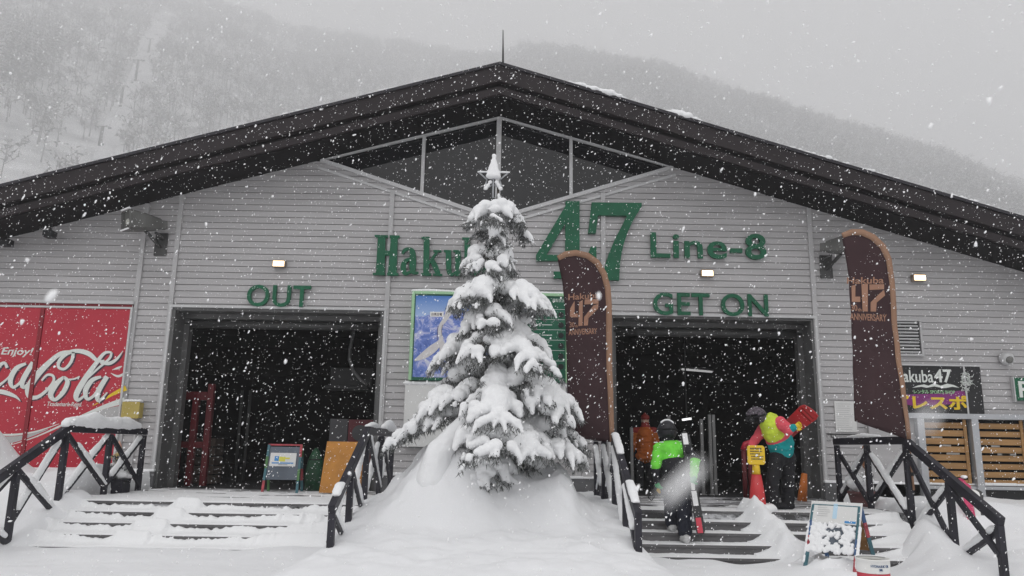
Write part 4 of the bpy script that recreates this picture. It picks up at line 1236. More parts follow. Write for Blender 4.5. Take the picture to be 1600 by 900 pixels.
# ------------------------------------------------------------------ feather flags
def feather(label, Y, xl, xr, bottom, trim, foot, marks):
    """xl, xr: (photo row, photo column) along the left and right edges"""
    ya = np.array(xl); yb = np.array(xr)
    base = P(*foot, Y)
    t = thing('feather_flag', label, 'feather flag', base, 'brown feather flags tied to the handrails')
    def ripple(x, z): return 0.010 * math.sin(8.5 * z + 7.0 * x + 1.5 * math.sin(2.1 * z)) + 0.035 * math.sin(2.3 * z + 3.0 * (x - base.x)) + 0.05 * (x - base.x) * math.sin(1.4 * z)
    rows, nc = [], 12
    pys = np.concatenate([np.linspace(ya[0, 0], ya[0, 0] + 40, 14), np.linspace(ya[0, 0] + 45, bottom[0], 40)])
    for py in pys:
        a, c = np.interp(py, ya[:, 0], ya[:, 1]), np.interp(py, yb[:, 0], yb[:, 1])
        # slanting bottom hem: the lower rows drop towards the pole
        row = []
        for k in range(nc + 1):
            u = k / nc
            yy = py + (bottom[1] - bottom[0]) * u * smooth(bottom[0] - 60, bottom[0], py)
            p = P(a + (c - a) * u, yy, Y)
            row.append(Vector((p.x, Y + ripple(p.x, p.z), p.z)))
        rows.append(row)
    b = MB()
    vs = [p for r in rows for p in r]; n = nc + 1
    b.add(vs, [(i * n + k, i * n + k + 1, (i + 1) * n + k + 1, (i + 1) * n + k) for i in range(len(rows) - 1) for k in range(nc)])
    o = b.build('fabric', M['flag'], t, smoothed=True)
    s = o.modifiers.new('thick', 'SOLIDIFY'); s.thickness = 0.005; s.offset = 0
    b = MB()
    tr = np.array(trim, float)
    pth = []
    for i in range(len(tr) - 1):
        for k in range(6): pth.append(tr[i] + (tr[i + 1] - tr[i]) * k / 6)
    pth.append(tr[-1])
    ts = MB()
    vs = []
    for i, (x, y, wd) in enumerate(pth):
        g = pth[min(i + 1, len(pth) - 1)][:2] - pth[max(i - 1, 0)][:2]; g = g / max(np.linalg.norm(g), 1e-6); nn = np.array([-g[1], g[0]])
        for sg_ in (-1, 1):
            q = P(x + nn[0] * wd / 2 * sg_, y + nn[1] * wd / 2 * sg_, Y); vs.append(Vector((q.x, Y + ripple(q.x, q.z) - 0.004, q.z)))
    m = len(pth)
    ts.add(vs, [(2 * i, 2 * i + 1, 2 * i + 3, 2 * i + 2) for i in range(m - 1)])
    o = ts.build('sleeve', M['tan'], t, smoothed=True)
    s = o.modifiers.new('thick', 'SOLIDIFY'); s.thickness = 0.02; s.offset = 0
    pl = [Vector((P(x, y, Y).x, Y + 0.012 + ripple(P(x, y, Y).x, P(x, y, Y).z), P(x, y, Y).z)) for x, y, _ in pth]
    pl = pl + [Vector((base.x, Y, base.z - 0.05)), Vector((base.x + 0.01, Y, base.z - 0.7))]
    b.tube(pl, [0.006 + 0.010 * min(1, i / 20) for i in range(len(pl))], 8); b.build('pole', M['tan'], t, True)
    b = MB()
    for dz_ in (-0.25, -0.5): b.lathe((base.x + 0.01, Y, base.z + dz_), [(0.024, 0), (0.024, 0.05)], 10)
    b.build('clamp', M['black'], t)
    b = MB()
    def onflag(px, py, d=0.006):
        q = P(px, py, Y); return Vector((q.x, Y + ripple(q.x, q.z) - d, q.z))
    for kind, data, org, sc in marks:
        if kind == 'poly':
            pts = [(org[0] + x / sc, org[1] + y / sc) for x, y in data]
            F_, B_ = [onflag(x, y, 0.0075) for x, y in pts], [onflag(x, y, 0.003) for x, y in pts]
            k = len(pts); b.add(F_ + B_, [tuple(range(k))] + [(i, i + k, (i + 1) % k + k, (i + 1) % k) for i in range(k)])
        else:
            body, x0, y0, x1, y1, slope = data
            v, f = text_geo(body, offset=0.012)
            b.add([onflag(org[0] + (x0 + (x1 - x0) * u) / sc, org[1] + (y1 + (y0 - y1) * w_ + slope * u) / sc, 0.0035 + 0.004 * d_) for u, w_, d_ in v], f)
    b.build('lettering', M['tan_print'], t)
    return t
M['tan_print'] = mat('tan_print', (0.33, 0.175, 0.115), 0.65, var=0.08)
L47 = [('text', ('Hakuba', 385, 48, 652, 102, -16), (820, 450), 5.63),
       ('poly', [(428, 128), (440, 108), (440, 200), (434, 222), (468, 222), (468, 254), (408, 256), (398, 246), (400, 178)], (820, 450), 5.63),
       ('poly', [(480, 118), (512, 100), (508, 330), (472, 334)], (820, 450), 5.63),
       ('poly', [(530, 96), (650, 94), (650, 134), (526, 140)], (820, 450), 5.63),
       ('poly', [(650, 136), (646, 178), (562, 262), (556, 326), (520, 330), (524, 250), (606, 150)], (820, 450), 5.63),
       ('text', ('30', 394, 300, 438, 346, 0), (820, 450), 5.63), ('text', ('th', 442, 322, 466, 346, 0), (820, 450), 5.63),
       ('text', ('ANNIVERSARY', 386, 364, 636, 416, -14), (820, 450), 5.63)]
feather('brown feather flag with tan trim just right of the snowy tree', 11.38,
        [(393.5, 899), (396, 884), (403, 871), (440, 879), (480, 883), (560, 885), (690, 888)], [(393.5, 903), (397, 914), (404, 926), (420, 940), (445, 950), (480, 953), (560, 953), (690, 955)],
        (683, 691), [(872, 403, 8), (884, 396.5, 9), (900, 394.5, 9), (918, 399, 9), (933, 410, 9), (944, 428, 9), (950, 450, 9), (952, 480, 9), (952, 580, 9), (956, 690, 7)], (957, 691), L47)
R47 = [('text', ('Hakuba', 52, 8, 238, 42, 0), (1310, 430), 3.331),
       ('poly', [(76, 52), (96, 46), (96, 108), (122, 108), (122, 136), (76, 136)], (1310, 430), 3.331),
       ('poly', [(126, 44), (158, 42), (160, 186), (132, 186)], (1310, 430), 3.331),
       ('poly', [(166, 46), (240, 46), (240, 72), (168, 74)], (1310, 430), 3.331),
       ('poly', [(240, 76), (246, 104), (206, 140), (204, 186), (176, 186), (176, 138), (216, 96)], (1310, 430), 3.331),
       ('text', ('30', 70, 152, 104, 184, 0), (1310, 430), 3.331), ('text', ('th', 106, 168, 126, 186, 0), (1310, 430), 3.331),
       ('text', ('ANNIVERSARY', 62, 196, 258, 232, 6), (1310, 430), 3.331)]
feather('brown feather flag with tan trim at the right, standing over the right handrail', 11.30,
        [(362, 1330), (364, 1322), (369, 1315), (400, 1322), (435, 1329), (500, 1331), (560, 1332), (620, 1334), (690, 1338)], [(362, 1342), (366, 1356), (376, 1368), (390, 1381), (408, 1388), (450, 1395), (520, 1401), (600, 1408), (690, 1417)],
        (658, 686), [(1316, 368, 8), (1330, 363, 9), (1346, 363.5, 9), (1362, 371, 9), (1378, 386, 9), (1388, 406, 8), (1394, 440, 8), (1399, 500, 8), (1406, 580, 8), (1418, 686, 6)], (1420, 688), R47)

# ------------------------------------------------------------------ snow-laden spruce
TX, TY = P(772, 600, 11.05).x, 11.05
tb = Vector((TX, TY, 0.95))
tree = thing('spruce_tree', 'young spruce heavily laden with snow standing on a snow mound before the hall', 'tree', tb)
def zy(py, Y=TY): return P(772, py, Y).z
z_top = zy(300)
mb = MB(); mb.tube([tb - Vector((0, 0, 0.3)), Vector((TX + 0.01, TY, 2.4)), Vector((TX - 0.01, TY, 4.2)), Vector((TX, TY, z_top + 0.1))], [0.11, 0.085, 0.045, 0.018], 10)
trunk = mb.build('trunk', M['bark'], tree, True)
# photo row of a bough's tip, reach to the left and right in photo columns, number of boughs
TIERS = [(354, 46, 42, 6), (382, 15, 14, 4), (424, 54, 30, 6), (450, 32, 28, 4), (486, 74, 94, 7), (522, 80, 60, 5), (562, 98, 122, 7), (606, 118, 104, 8), (650, 116, 136, 8), (694, 148, 140, 10), (738, 60, 78, 7)]
sn, nd = [], MB()
M['needle_frost'] = mat('needle_frost', (0.30, 0.305, 0.31), 0.85, var=0.3, vscale=9)
def needles(c, n, spread, ln, droop=0.8):
    for _ in range(n):
        o = Vector(c) + Vector((random.gauss(0, spread), random.gauss(0, spread), random.gauss(-0.02, spread * 0.6)))
        d = Vector((random.gauss(0, 0.6), random.gauss(0, 0.6), -droop - random.random() * 0.5)).normalized() * ln * random.uniform(0.4, 1.05)
        sd = d.cross(Vector((random.gauss(0, 1), random.gauss(0, 1), random.gauss(0, 1)))).normalized() * 0.0065
        s2 = d.cross(sd).normalized() * 0.0065
        nd.add([o + sd, o - sd * 0.5 + s2, o - sd * 0.5 - s2, o + d], [(0, 1, 3), (1, 2, 3), (2, 0, 3)], 1 if random.random() < 0.5 else 0)
def finger(c, dirv, L, r):
    n = max(4, int(L / 0.025))
    for i in range(n + 1):
        t = i / n
        p = Vector(c) + Vector((dirv.x * L * t * 0.8, dirv.y * L * t * 0.8, -L * (0.25 * t + 0.75 * t * t)))
        rr = r * (1 - 0.55 * t)
        sn.append((p.x, p.y, p.z, rr, rr, rr * 1.05))
        if i % 2: needles(p - Vector((0, 0, rr * 0.6)), 5, rr * 0.7, 0.075, 1.0)
    return p
br = MB()
for ti, (py, lw, rw, nb_) in enumerate(TIERS):
    ztip = zy(py)
    ph = random.uniform(0, 6.28)
    low = ti >= 8
    for k in range(nb_):
        a = ph + 2 * math.pi * k / nb_ + random.uniform(-0.25, 0.25)
        ca, sa = math.cos(a), math.sin(a)
        if ti >= 7 and -0.95 < ca < -0.12 and sa < 0.0: continue          # room for the leaning stake
        reach_px = rw if ca > 0 else lw
        side = abs(ca)
        R = reach_px / FPX * TY * 0.97
        Rm = (lw + rw) / 2 / FPX * TY
        L = (R * side + Rm * (1 - side)) * (random.uniform(0.55, 0.92) if k % 2 else random.uniform(0.92, 1.04))
        if sa > 0.4: L *= 0.85
        zt = ztip + random.uniform(-0.06, 0.12) - (0.15 * (L / 1.5) if sa < -0.3 else 0.0)
        z0 = zt + 0.12 + 0.17 * L
        dv, pv = Vector((ca, sa, 0)), Vector((-sa, ca, 0))
        pts = []
        ns = max(4, int(L / 0.085))
        bend = random.uniform(-0.12, 0.12) * L
        for i in range(ns + 1):
            t = i / ns
            z = z0 + (zt - z0) * t ** 2.2 + 0.05 * math.sin(math.pi * t)
            pts.append(Vector((TX, TY, z)) + dv * L * t + pv * bend * t * t)
        br.tube(pts, [0.024 * (1 - 0.75 * i / ns) for i in range(ns + 1)], 5)
        fat = 0.62 + 0.50 * min(1.0, L / 1.2)
        heavy = random.uniform(0.85, 1.25)
        lump = random.uniform(0, 50)
        for i in range(1, ns + 1):
            t = i / ns
            clump = 0.78 + 0.55 * max(0.0, n2(lump, t * L * 4.2, 1.0) + 0.25)
            r = fat * heavy * (0.045 + 0.100 * math.sin(math.pi * min(1, 0.12 + 0.72 * t))) * clump
            p = pts[i]
            if t > 0.22:
                sn.append((p.x, p.y, p.z + 0.02 + r * 0.42, r * 1.12, r * 1.12, r * 0.92))
            # side sprays: wide pads whose ends hang down in fingers
            if t > 0.30 and L > 0.30 and i % 2 == (k % 2):
                for sgn in (-1, 1):
                    if random.random() < 0.85:
                        wv = pv * sgn
                        Ls = L * random.uniform(0.20, 0.34) * (1.2 - 0.6 * t) + 0.05
                        q = p + wv * Ls + dv * Ls * 0.55 - Vector((0, 0, 0.32 * Ls + 0.02))
                        nq = max(3, int(Ls / (r * 0.5)))
                        for j in range(1, nq + 1):
                            u = j / nq; c = p.lerp(q, u); rr = r * (0.88 - 0.34 * u) * random.uniform(0.92, 1.08)
                            sn.append((c.x, c.y, c.z + 0.02 + rr * 0.40, rr * 1.05, rr * 1.05, rr * 0.9))
                            needles(c - Vector((0, 0, 0.03)), 9, 0.045, 0.10)
                        for _f in range(random.choice((1, 2, 2))):
                            d2 = (wv * random.uniform(0.3, 1.0) + dv * random.uniform(0.4, 1.0)).normalized()
                            finger(q + Vector((0, 0, r * 0.2)), d2, random.uniform(0.06, 0.16), r * random.uniform(0.40, 0.54) + 0.006)
                        br.tube([p, q], [0.010, 0.005], 4)
            needles(p - Vector((0, 0, 0.03)), 18, 0.05, 0.11)
        if random.random() < 0.85 and L > 0.4:
            for _q in range(random.choice((1, 1, 2))):
                i0 = int(ns * random.uniform(0.42, 0.88))
                R1 = fat * random.uniform(0.095, 0.165)
                o = pv * random.uniform(-0.13, 0.13)
                for j in range(5):
                    p = pts[min(ns, i0)] + o + Vector((random.gauss(0, 0.045), random.gauss(0, 0.045), random.gauss(0, 0.02)))
                    rr = R1 * random.uniform(0.75, 1.1)
                    sn.append((p.x, p.y, p.z + 0.02 + rr * 0.5, rr, rr, rr * 0.92))
        tip = pts[-1]
        for j in range(3):
            d2 = (dv + pv * random.uniform(-0.9, 0.9) + Vector((0, 0, random.uniform(-0.9, -0.1)))).normalized()
            q0 = pts[-1 - random.randrange(min(3, ns))]; q1 = q0 + d2 * random.uniform(0.10, 0.22)
            br.tube([q0, q0.lerp(q1, 0.5) + Vector((0, 0, 0.01)), q1], [0.009, 0.007, 0.004], 4)
            for u in np.linspace(0.3, 0.95, 7):
                if random.random() < 0.75: c = q0.lerp(q1, u); sn.append((c.x, c.y, c.z + 0.014, 0.019, 0.019, 0.015))
            needles(q0.lerp(q1, 0.6), 8, 0.02, 0.06)
        tip = pts[-1]
        for j in range(random.choice((2, 3, 3))):
            d2 = (dv + pv * random.uniform(-0.9, 0.9)).normalized()
            e = finger(tip + d2 * 0.01 + Vector((0, 0, 0.03)), d2, random.uniform(0.07, 0.19) * fat, 0.054 * fat + 0.008)
            needles(e + Vector((0, 0, 0.02)), 12, 0.022, 0.09, 1.0)
br.build('branch', M['bark'], trunk)
for i in range(9):
    sn.append((TX + random.uniform(-0.03, 0.03), TY - 0.03 + random.uniform(-0.03, 0.03), zy(338 - i * 4), 0.075 - 0.006 * i, 0.075 - 0.006 * i, 0.05))
needles((TX, TY, zy(318)), 60, 0.05, 0.10, 0.3); needles((TX, TY, zy(308)), 40, 0.03, 0.08, 0.2)
# inner twigs all down the trunk so that the gaps between boughs read dark
for i in range(640):
    u = random.random() ** 0.8
    z = zy(345) * (1 - u) + zy(735) * u
    rad = (0.10 + 0.62 * u) * math.sqrt(random.random()); a = random.uniform(0, 6.28)
    needles((TX + rad * math.cos(a), TY + rad * math.sin(a), z), 9, 0.05, 0.11)
# the load has slid off in patches: needles show through there
kept = []
for q in sn:
    nz_ = mnoise.noise(Vector((q[0] * 4.3, q[1] * 4.3, q[2] * 4.3))) + 0.55 * mnoise.noise(Vector((q[0] * 11, q[1] * 11, q[2] * 11)))
    if nz_ < -0.20 and q[2] < zy(350):
        needles((q[0], q[1], q[2]), 7, q[3] * 0.6, 0.08, 0.5)
        continue
    f = 1.0 + 0.28 * max(-0.5, min(0.6, nz_))
    kept.append((q[0], q[1], q[2], q[3] * f, q[4] * f, q[5] * f))
sn = kept
nd.build('needles', [M['needle'], M['needle_frost']], tree, recalc=False)
puff('snow_load', sn, 0.014, M['snow_fine'], tree, 2, 0.009, 12)

# star on the very top, with its own load of snow
sc_ = P(771, 277, TY - 0.02)
star = thing('star_topper', 'wire framed star under a cone of snow on top of the tree', 'star ornament', sc_)
mb = MB()
pts = []
for k in range(10):
    a = math.pi / 2 + k * math.pi / 5; r = 0.235 if k % 2 == 0 else 0.10
    pts.append(sc_ + Vector((r * math.cos(a) * 1.0, 0.02 * (k % 2), r * math.sin(a) * 1.05)))
for k in range(10): mb.tube([pts[k], pts[(k + 1) % 10]], 0.011, 6)
mb.tube([sc_ - Vector((0, 0, 0.32)), sc_ + Vector((0, 0, 0.05))], 0.014, 6)
mb.build('frame', M['steel'], star, True)
bl = [(sc_.x, sc_.y - 0.01, sc_.z + 0.33 - i * 0.017, 0.022 + 0.0052 * i, 0.02 + 0.004 * i, 0.03) for i in range(20)]
bl += [(sc_.x + 0.003, sc_.y, sc_.z + 0.335, 0.036, 0.034, 0.05)] + [(sc_.x + s * u * 0.24, sc_.y, sc_.z + 0.088 - 0.006 * u, 0.022, 0.02, 0.015) for s in (-1, 1) for u in np.linspace(0.2, 0.95, 9)]
bl += [(sc_.x + s * (0.05 + 0.03 * j), sc_.y - 0.01, sc_.z - 0.08 - 0.05 * j, 0.035, 0.03, 0.03) for s in (-1, 1) for j in range(3)]
puff('snow_cap', bl, 0.009, M['snow_fine'], star, 3, 0.006, 20)

# leaning stake, thick with snow, at the left foot of the tree
p0, p1 = P(690, 712, 10.62), P(752, 628, 10.72)
stk = thing('leaning_stake', 'leaning stake thick with snow rising from the mound into the left of the tree', 'stake', p0)
mb = MB(); mb.tube([p0 - (p1 - p0) * 0.25 + Vector((0.06, 0, -0.06)), p1 + Vector((0.05, 0, -0.05))], 0.045, 10); mb.build('pole', M['bark'], stk, True)
bl = []
for i in range(56):
    u = -0.3 + 1.3 * i / 55; c = p0.lerp(p1, u) + Vector((0.25 * max(0, -u), 0.15 * max(0, -u), -0.5 * max(0, -u)))
    r = 0.13 * max(0.0, 1 - max(u, -0.3)) ** 1.5 + 0.085
    bl.append((c.x - 0.03, c.y, c.z + 0.03, r * 0.9, r * 0.9, r * 0.9))
puff('snow_load', bl, 0.022, M['snow_fine'], stk, 6, 0.012, 7)

# ------------------------------------------------------------------ things in and before the doorways
def aframe(name, label, base, wd, ht, spread, yaw, legm, boardm, mats_back, extra=None):
    """hinged sandwich board: two leaning leaves on coloured legs"""
    t = thing(name, label, 'sandwich board', base)
    c, s = math.cos(yaw), math.sin(yaw)
    def L(x, y, z): return Vector((base[0] + x * c - y * s, base[1] + x * s + y * c, base[2] + z))
    leg = MB()
    leaves = ((-1, 0), (1, 1))
    for sg_, _ in leaves:
        for sx in (-1, 1):
            a, m_, q = L(sx * wd / 2, sg_ * spread / 2, 0), L(sx * wd / 2, sg_ * spread * 0.25, ht * 0.5), L(sx * wd / 2 * 0.96, sg_ * 0.015, ht)
            n = 4
            for k in range(n):
                b = MB(); u0, u1 = k / n, (k + 1) / n
                b.bar(a.lerp(q, u0), a.lerp(q, u1), 0.045, 0.028, up=(0, 1, 0.3)); b.build('leg', legm[(k + (sx > 0) * 1 + (sg_ > 0) * 2) % len(legm)], t, bevel=0.004)
    for sg_, back in leaves:
        b = MB()
        y0, z0, y1, z1 = sg_ * spread * 0.36, ht * 0.27, sg_ * 0.02, ht * 0.96
        v = [L(-wd / 2 * 0.9, y0, z0), L(wd / 2 * 0.9, y0, z0), L(wd / 2 * 0.88, y1, z1), L(-wd / 2 * 0.88, y1, z1)]
        d = Vector((-s * sg_, c * sg_, 0)) * -0.012
        b.add(v + [p + d for p in v], [(0, 1, 2, 3), (7, 6, 5, 4)] + [(i, i + 4, (i + 1) % 4 + 4, (i + 1) % 4) for i in range(4)])
        b.build('board', mats_back if back else boardm, t)
    b = MB(); b.bar(L(-wd / 2, 0, ht), L(wd / 2, 0, ht), 0.05, 0.03); b.build('top_bar', legm[0], t, bevel=0.004)
    if extra: extra(t, L, wd, ht, spread)
    return t
M['legred'] = mat('legred', (0.36, 0.06, 0.075), 0.6, var=0.35, vscale=14); M['legteal'] = mat('legteal', (0.05, 0.14, 0.17), 0.5); M['legblue'] = mat('legblue', (0.05, 0.11, 0.24), 0.5); M['leggreen'] = mat('leggreen', (0.07, 0.17, 0.06), 0.5)
M['slate'] = mat('slate', (0.10, 0.12, 0.15), 0.5, var=0.2); M['inkblue'] = mat('inkblue', (0.05, 0.25, 0.55), 0.6); M['lemon'] = mat('lemon', (0.65, 0.62, 0.10), 0.6)
M['brownboard'] = mat('brownboard', (0.22, 0.11, 0.035), 0.7, var=0.25, vscale=7)
def sheet(t, L, name, m, x0, x1, u0, u1, wd, ht, spread, lift, dx=0):
    def q(x, u, l): return L(x, -(spread * 0.36 * (1 - (u - 0.27) / 0.69) + 0.02 * (u - 0.27) / 0.69) - l, ht * u)
    b = MB(); v = [q(x0, u0, lift), q(x1, u0, lift), q(x1, u1, lift), q(x0, u1, lift)]; w_ = [q(x0, u0, lift - 0.004), q(x1, u0, lift - 0.004), q(x1, u1, lift - 0.004), q(x0, u1, lift - 0.004)]
    b.add(v + w_, [(0, 1, 2, 3), (7, 6, 5, 4)] + [(i, i + 4, (i + 1) % 4 + 4, (i + 1) % 4) for i in range(4)]); b.build(name, m, t)
def ex_left(t, L, wd, ht, sp):
    sheet(t, L, 'paper', M['paper'], -0.24, 0.22, 0.55, 0.83, wd, ht, sp, 0.012)
    sheet(t, L, 'printed_arrow', M['lemon'], -0.08, 0.03, 0.65, 0.75, wd, ht, sp, 0.015); sheet(t, L, 'printed_arrow', M['lemon'], 0.032, 0.11, 0.70, 0.735, wd, ht, sp, 0.015)
    sheet(t, L, 'printed_band', M['inkblue'], -0.16, -0.085, 0.66, 0.76, wd, ht, sp, 0.015)
    sheet(t, L, 'printed_text', M['inkblue'], -0.20, 0.18, 0.605, 0.63, wd, ht, sp, 0.015); sheet(t, L, 'printed_text', M['paper_ink'], -0.08, 0.08, 0.575, 0.59, wd, ht, sp, 0.015)
base = P(441, 768, 14.2); base.z = DECK
aframe('sandwich_board', 'colourful sandwich board with a white paper in the left doorway', base, 0.60, 0.83, 0.42, 0.05, [M['legred'], M['legteal'], M['leggreen'], M['legteal']], M['slate'], M['slate'], ex_left)
def ex_right(t, L, wd, ht, sp):
    sheet(t, L, 'paper', M['paper'], -0.31, 0.31, 0.72, 1.07, wd, ht, sp, 0.022)
    sheet(t, L, 'printed_stripe', M['pale_blue'], -0.03, 0.02, 0.80, 1.04, wd, ht, sp, 0.026); sheet(t, L, 'printed_stripe', M['inkblue'], 0.12, 0.25, 0.742, 0.775, wd, ht, sp, 0.026)
    for i in range(6): sheet(t, L, 'printed_text', M['faint'], -0.22, random.uniform(-0.12, -0.05), 0.83 + i * 0.033, 0.84 + i * 0.033, wd, ht, sp, 0.026)
    def q(x, u): return L(x, -(sp * 0.36 * (1 - (u - 0.27) / 0.69) + 0.02), ht * u)
    bl = []
    for i in range(420):
        x, u = random.uniform(-0.27, 0.25), random.uniform(0.27, 0.72)
        if -0.09 < x < 0.15 and 0.34 < u < 0.70 and n2(x * 30, u * 12, 1, 5) > 0.02: continue
        p = q(x, u); bl.append((p.x, p.y + 0.004, p.z, random.uniform(0.018, 0.034), 0.016, random.uniform(0.014, 0.028)))
    for sx in (-1, 1):
        for i in range(26):
            if n2(i * 0.35, sx, 1.0) < -0.15: continue
            u = 0.1 + 0.6 * i / 26; p = L(sx * 0.305, -(sp / 2) * (1 - u) - 0.02, ht * u); bl.append((p.x, p.y, p.z, 0.022, 0.014, 0.03))
    puff('stuck_snow', bl, 0.008, M['snow_fine'], t, 2, 0.003, 30)
M['pale_blue'] = mat('pale_blue', (0.45, 0.62, 0.75), 0.7)
ab = P(1314, 886, 9.9)
aframe('sandwich_board', 'snow plastered sandwich board standing in the snow before the right steps', ab, 0.58, 0.72, 0.80, -0.72, [M['legteal'], M['legred'], M['legblue'], M['legteal']], M['slate'], M['brownboard'], ex_right)

pc = P(1363, 872, 7.8)
R0 = 24.5 / FPX * 7.6
pail = thing('oil_pail', 'open white and red metal pail standing in the snow beside the sandwich board', 'pail', (pc.x, 7.8, pc.z - 0.36))
c0 = (pc.x, 7.8, pc.z - 0.36)
mb = MB(); mb.lathe(c0, [(R0 * 0.93, 0), (R0 * 0.955, 0.232)], 32); M['pailred'] = mat('pailred', (0.55, 0.05, 0.08), 0.35); mb.build('red_band', M['pailred'], pail, True)
mb = MB()
prof = [(R0 * 0.957, 0.234), (R0 * 0.97, 0.25), (R0 * 0.985, 0.30), (R0 * 0.985, 0.345), (R0 * 1.01, 0.348), (R0 * 1.01, 0.362), (R0 * 0.95, 0.362), (R0 * 0.945, 0.34), (R0 * 0.90, 0.10)]
n = 32
vs = [(c0[0] + r * math.cos(2 * math.pi * k / n), c0[1] + r * math.sin(2 * math.pi * k / n), c0[2] + z) for r, z in prof for k in range(n)]
mb.add(vs, [(i * n + k, i * n + (k + 1) % n, (i + 1) * n + (k + 1) % n, (i + 1) * n + k) for i in range(len(prof) - 1) for k in range(n)] + [tuple((len(prof) - 1) * n + k for k in range(n))])
mb.build('white_body', M['white'], pail, True, recalc=True)
mb = MB(); mb.lathe((c0[0], c0[1], c0[2]), [(R0 * 0.935, 0.335), (R0 * 0.935, 0.3352)], 32); M['oily'] = mat('oily', (0.09, 0.085, 0.06), 0.3, var=0.3); mb.build('inside', M['oily'], pail)
mb = MB()
def wrap(p):
    a = -math.pi / 2 + (p[0]) / R0; r = R0 * (0.982) + (-p[1])
    return (c0[0] + r * math.cos(a), c0[1] + r * math.sin(a), c0[2] + p[2])
put_text(mb, 'HYDRAULIC OIL', -0.085, 0.095, 0.292, 0.314, 0.0, 0.004, fn=wrap, offset=0.01); put_text(mb, '20L', -0.012, 0.024, 0.262, 0.281, 0.0, 0.006, fn=wrap, offset=0.01)
mb.build('lettering', M['legblue'], pail)
bl = [(c0[0] + R0 * 0.96 * math.cos(a), c0[1] + R0 * 0.96 * math.sin(a), c0[2] + 0.366, 0.014, 0.014, 0.008) for a in np.linspace(0.3, 2.6, 20)]
puff('snow_rim', bl, 0.006, M['snow_fine'], pail, 2)

# orange board leaning in the left doorway
X0, X1, Z0, Z1 = rect(503, 690, 566, 765, 14.0)
mb = MB(); mb.add([(X0, 13.9, DECK + 0.02), (X1, 13.9, DECK + 0.02), (X1, 14.15, Z1), (X0 + 0.03, 14.15, Z1)] + [(X0, 13.93, DECK + 0.02), (X1, 13.93, DECK + 0.02), (X1, 14.18, Z1), (X0 + 0.03, 14.18, Z1)],
                  [(0, 1, 2, 3), (7, 6, 5, 4), (0, 4, 5, 1), (1, 5, 6, 2), (2, 6, 7, 3), (3, 7, 4, 0)])
t = thing('leaning_board', 'plain orange brown board leaning upright behind the left handrail of the tree', 'board', ((X0 + X1) / 2, 14, DECK))
mb.build('panel', M['orange_board'], t, bevel=0.004)
mb = MB(); mb.bar((X0 + 0.03, 14.2, DECK), (X0 + 0.06, 14.2, Z1 - 0.1), 0.04, 0.04); mb.bar((X1 - 0.03, 14.2, DECK), (X1 - 0.03, 14.2, Z1 - 0.1), 0.04, 0.04); mb.build('back_batten', M['wood'], t)

# hall contents
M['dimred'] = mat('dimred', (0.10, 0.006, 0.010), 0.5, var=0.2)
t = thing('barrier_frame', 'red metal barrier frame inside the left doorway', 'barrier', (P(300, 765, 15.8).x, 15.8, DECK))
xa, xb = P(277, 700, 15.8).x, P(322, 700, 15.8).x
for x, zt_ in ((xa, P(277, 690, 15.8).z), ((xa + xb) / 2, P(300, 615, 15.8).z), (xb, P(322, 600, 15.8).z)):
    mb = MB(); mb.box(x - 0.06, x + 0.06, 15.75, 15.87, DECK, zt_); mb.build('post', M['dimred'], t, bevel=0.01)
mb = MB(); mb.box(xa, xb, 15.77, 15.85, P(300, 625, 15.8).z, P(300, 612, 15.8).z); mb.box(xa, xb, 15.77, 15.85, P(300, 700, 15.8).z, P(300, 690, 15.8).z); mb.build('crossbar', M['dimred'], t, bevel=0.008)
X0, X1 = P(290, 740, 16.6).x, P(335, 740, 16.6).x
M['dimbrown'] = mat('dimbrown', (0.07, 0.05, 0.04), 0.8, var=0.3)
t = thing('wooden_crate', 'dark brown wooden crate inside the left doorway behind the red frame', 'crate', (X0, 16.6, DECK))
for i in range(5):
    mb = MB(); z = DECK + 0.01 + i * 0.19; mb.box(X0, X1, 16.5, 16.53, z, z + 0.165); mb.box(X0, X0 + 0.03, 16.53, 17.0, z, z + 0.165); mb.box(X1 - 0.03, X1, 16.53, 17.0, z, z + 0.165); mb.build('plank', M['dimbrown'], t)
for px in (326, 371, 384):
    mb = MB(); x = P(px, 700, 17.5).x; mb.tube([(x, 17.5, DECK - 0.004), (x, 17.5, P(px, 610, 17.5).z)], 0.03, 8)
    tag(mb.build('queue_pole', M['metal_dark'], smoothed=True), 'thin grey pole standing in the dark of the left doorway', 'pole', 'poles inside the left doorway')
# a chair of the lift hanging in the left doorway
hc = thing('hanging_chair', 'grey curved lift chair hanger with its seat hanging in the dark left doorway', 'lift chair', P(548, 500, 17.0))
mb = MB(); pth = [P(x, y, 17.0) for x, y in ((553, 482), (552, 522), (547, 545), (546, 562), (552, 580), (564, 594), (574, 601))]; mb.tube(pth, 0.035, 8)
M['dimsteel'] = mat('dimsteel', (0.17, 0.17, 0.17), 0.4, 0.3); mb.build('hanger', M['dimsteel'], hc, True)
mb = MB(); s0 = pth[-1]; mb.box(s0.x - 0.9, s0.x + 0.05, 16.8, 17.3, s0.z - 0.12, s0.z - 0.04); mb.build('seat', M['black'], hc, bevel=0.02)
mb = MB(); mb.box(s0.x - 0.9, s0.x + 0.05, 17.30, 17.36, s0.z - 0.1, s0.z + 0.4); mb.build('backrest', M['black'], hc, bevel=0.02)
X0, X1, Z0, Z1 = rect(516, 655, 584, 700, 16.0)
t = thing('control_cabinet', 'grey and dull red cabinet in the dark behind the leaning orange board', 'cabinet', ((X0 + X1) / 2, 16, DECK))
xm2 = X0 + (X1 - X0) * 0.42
M['dimgrey'] = mat('dimgrey', (0.06, 0.06, 0.065), 0.6); M['dimmaroon'] = mat('dimmaroon', (0.10, 0.012, 0.02), 0.5)
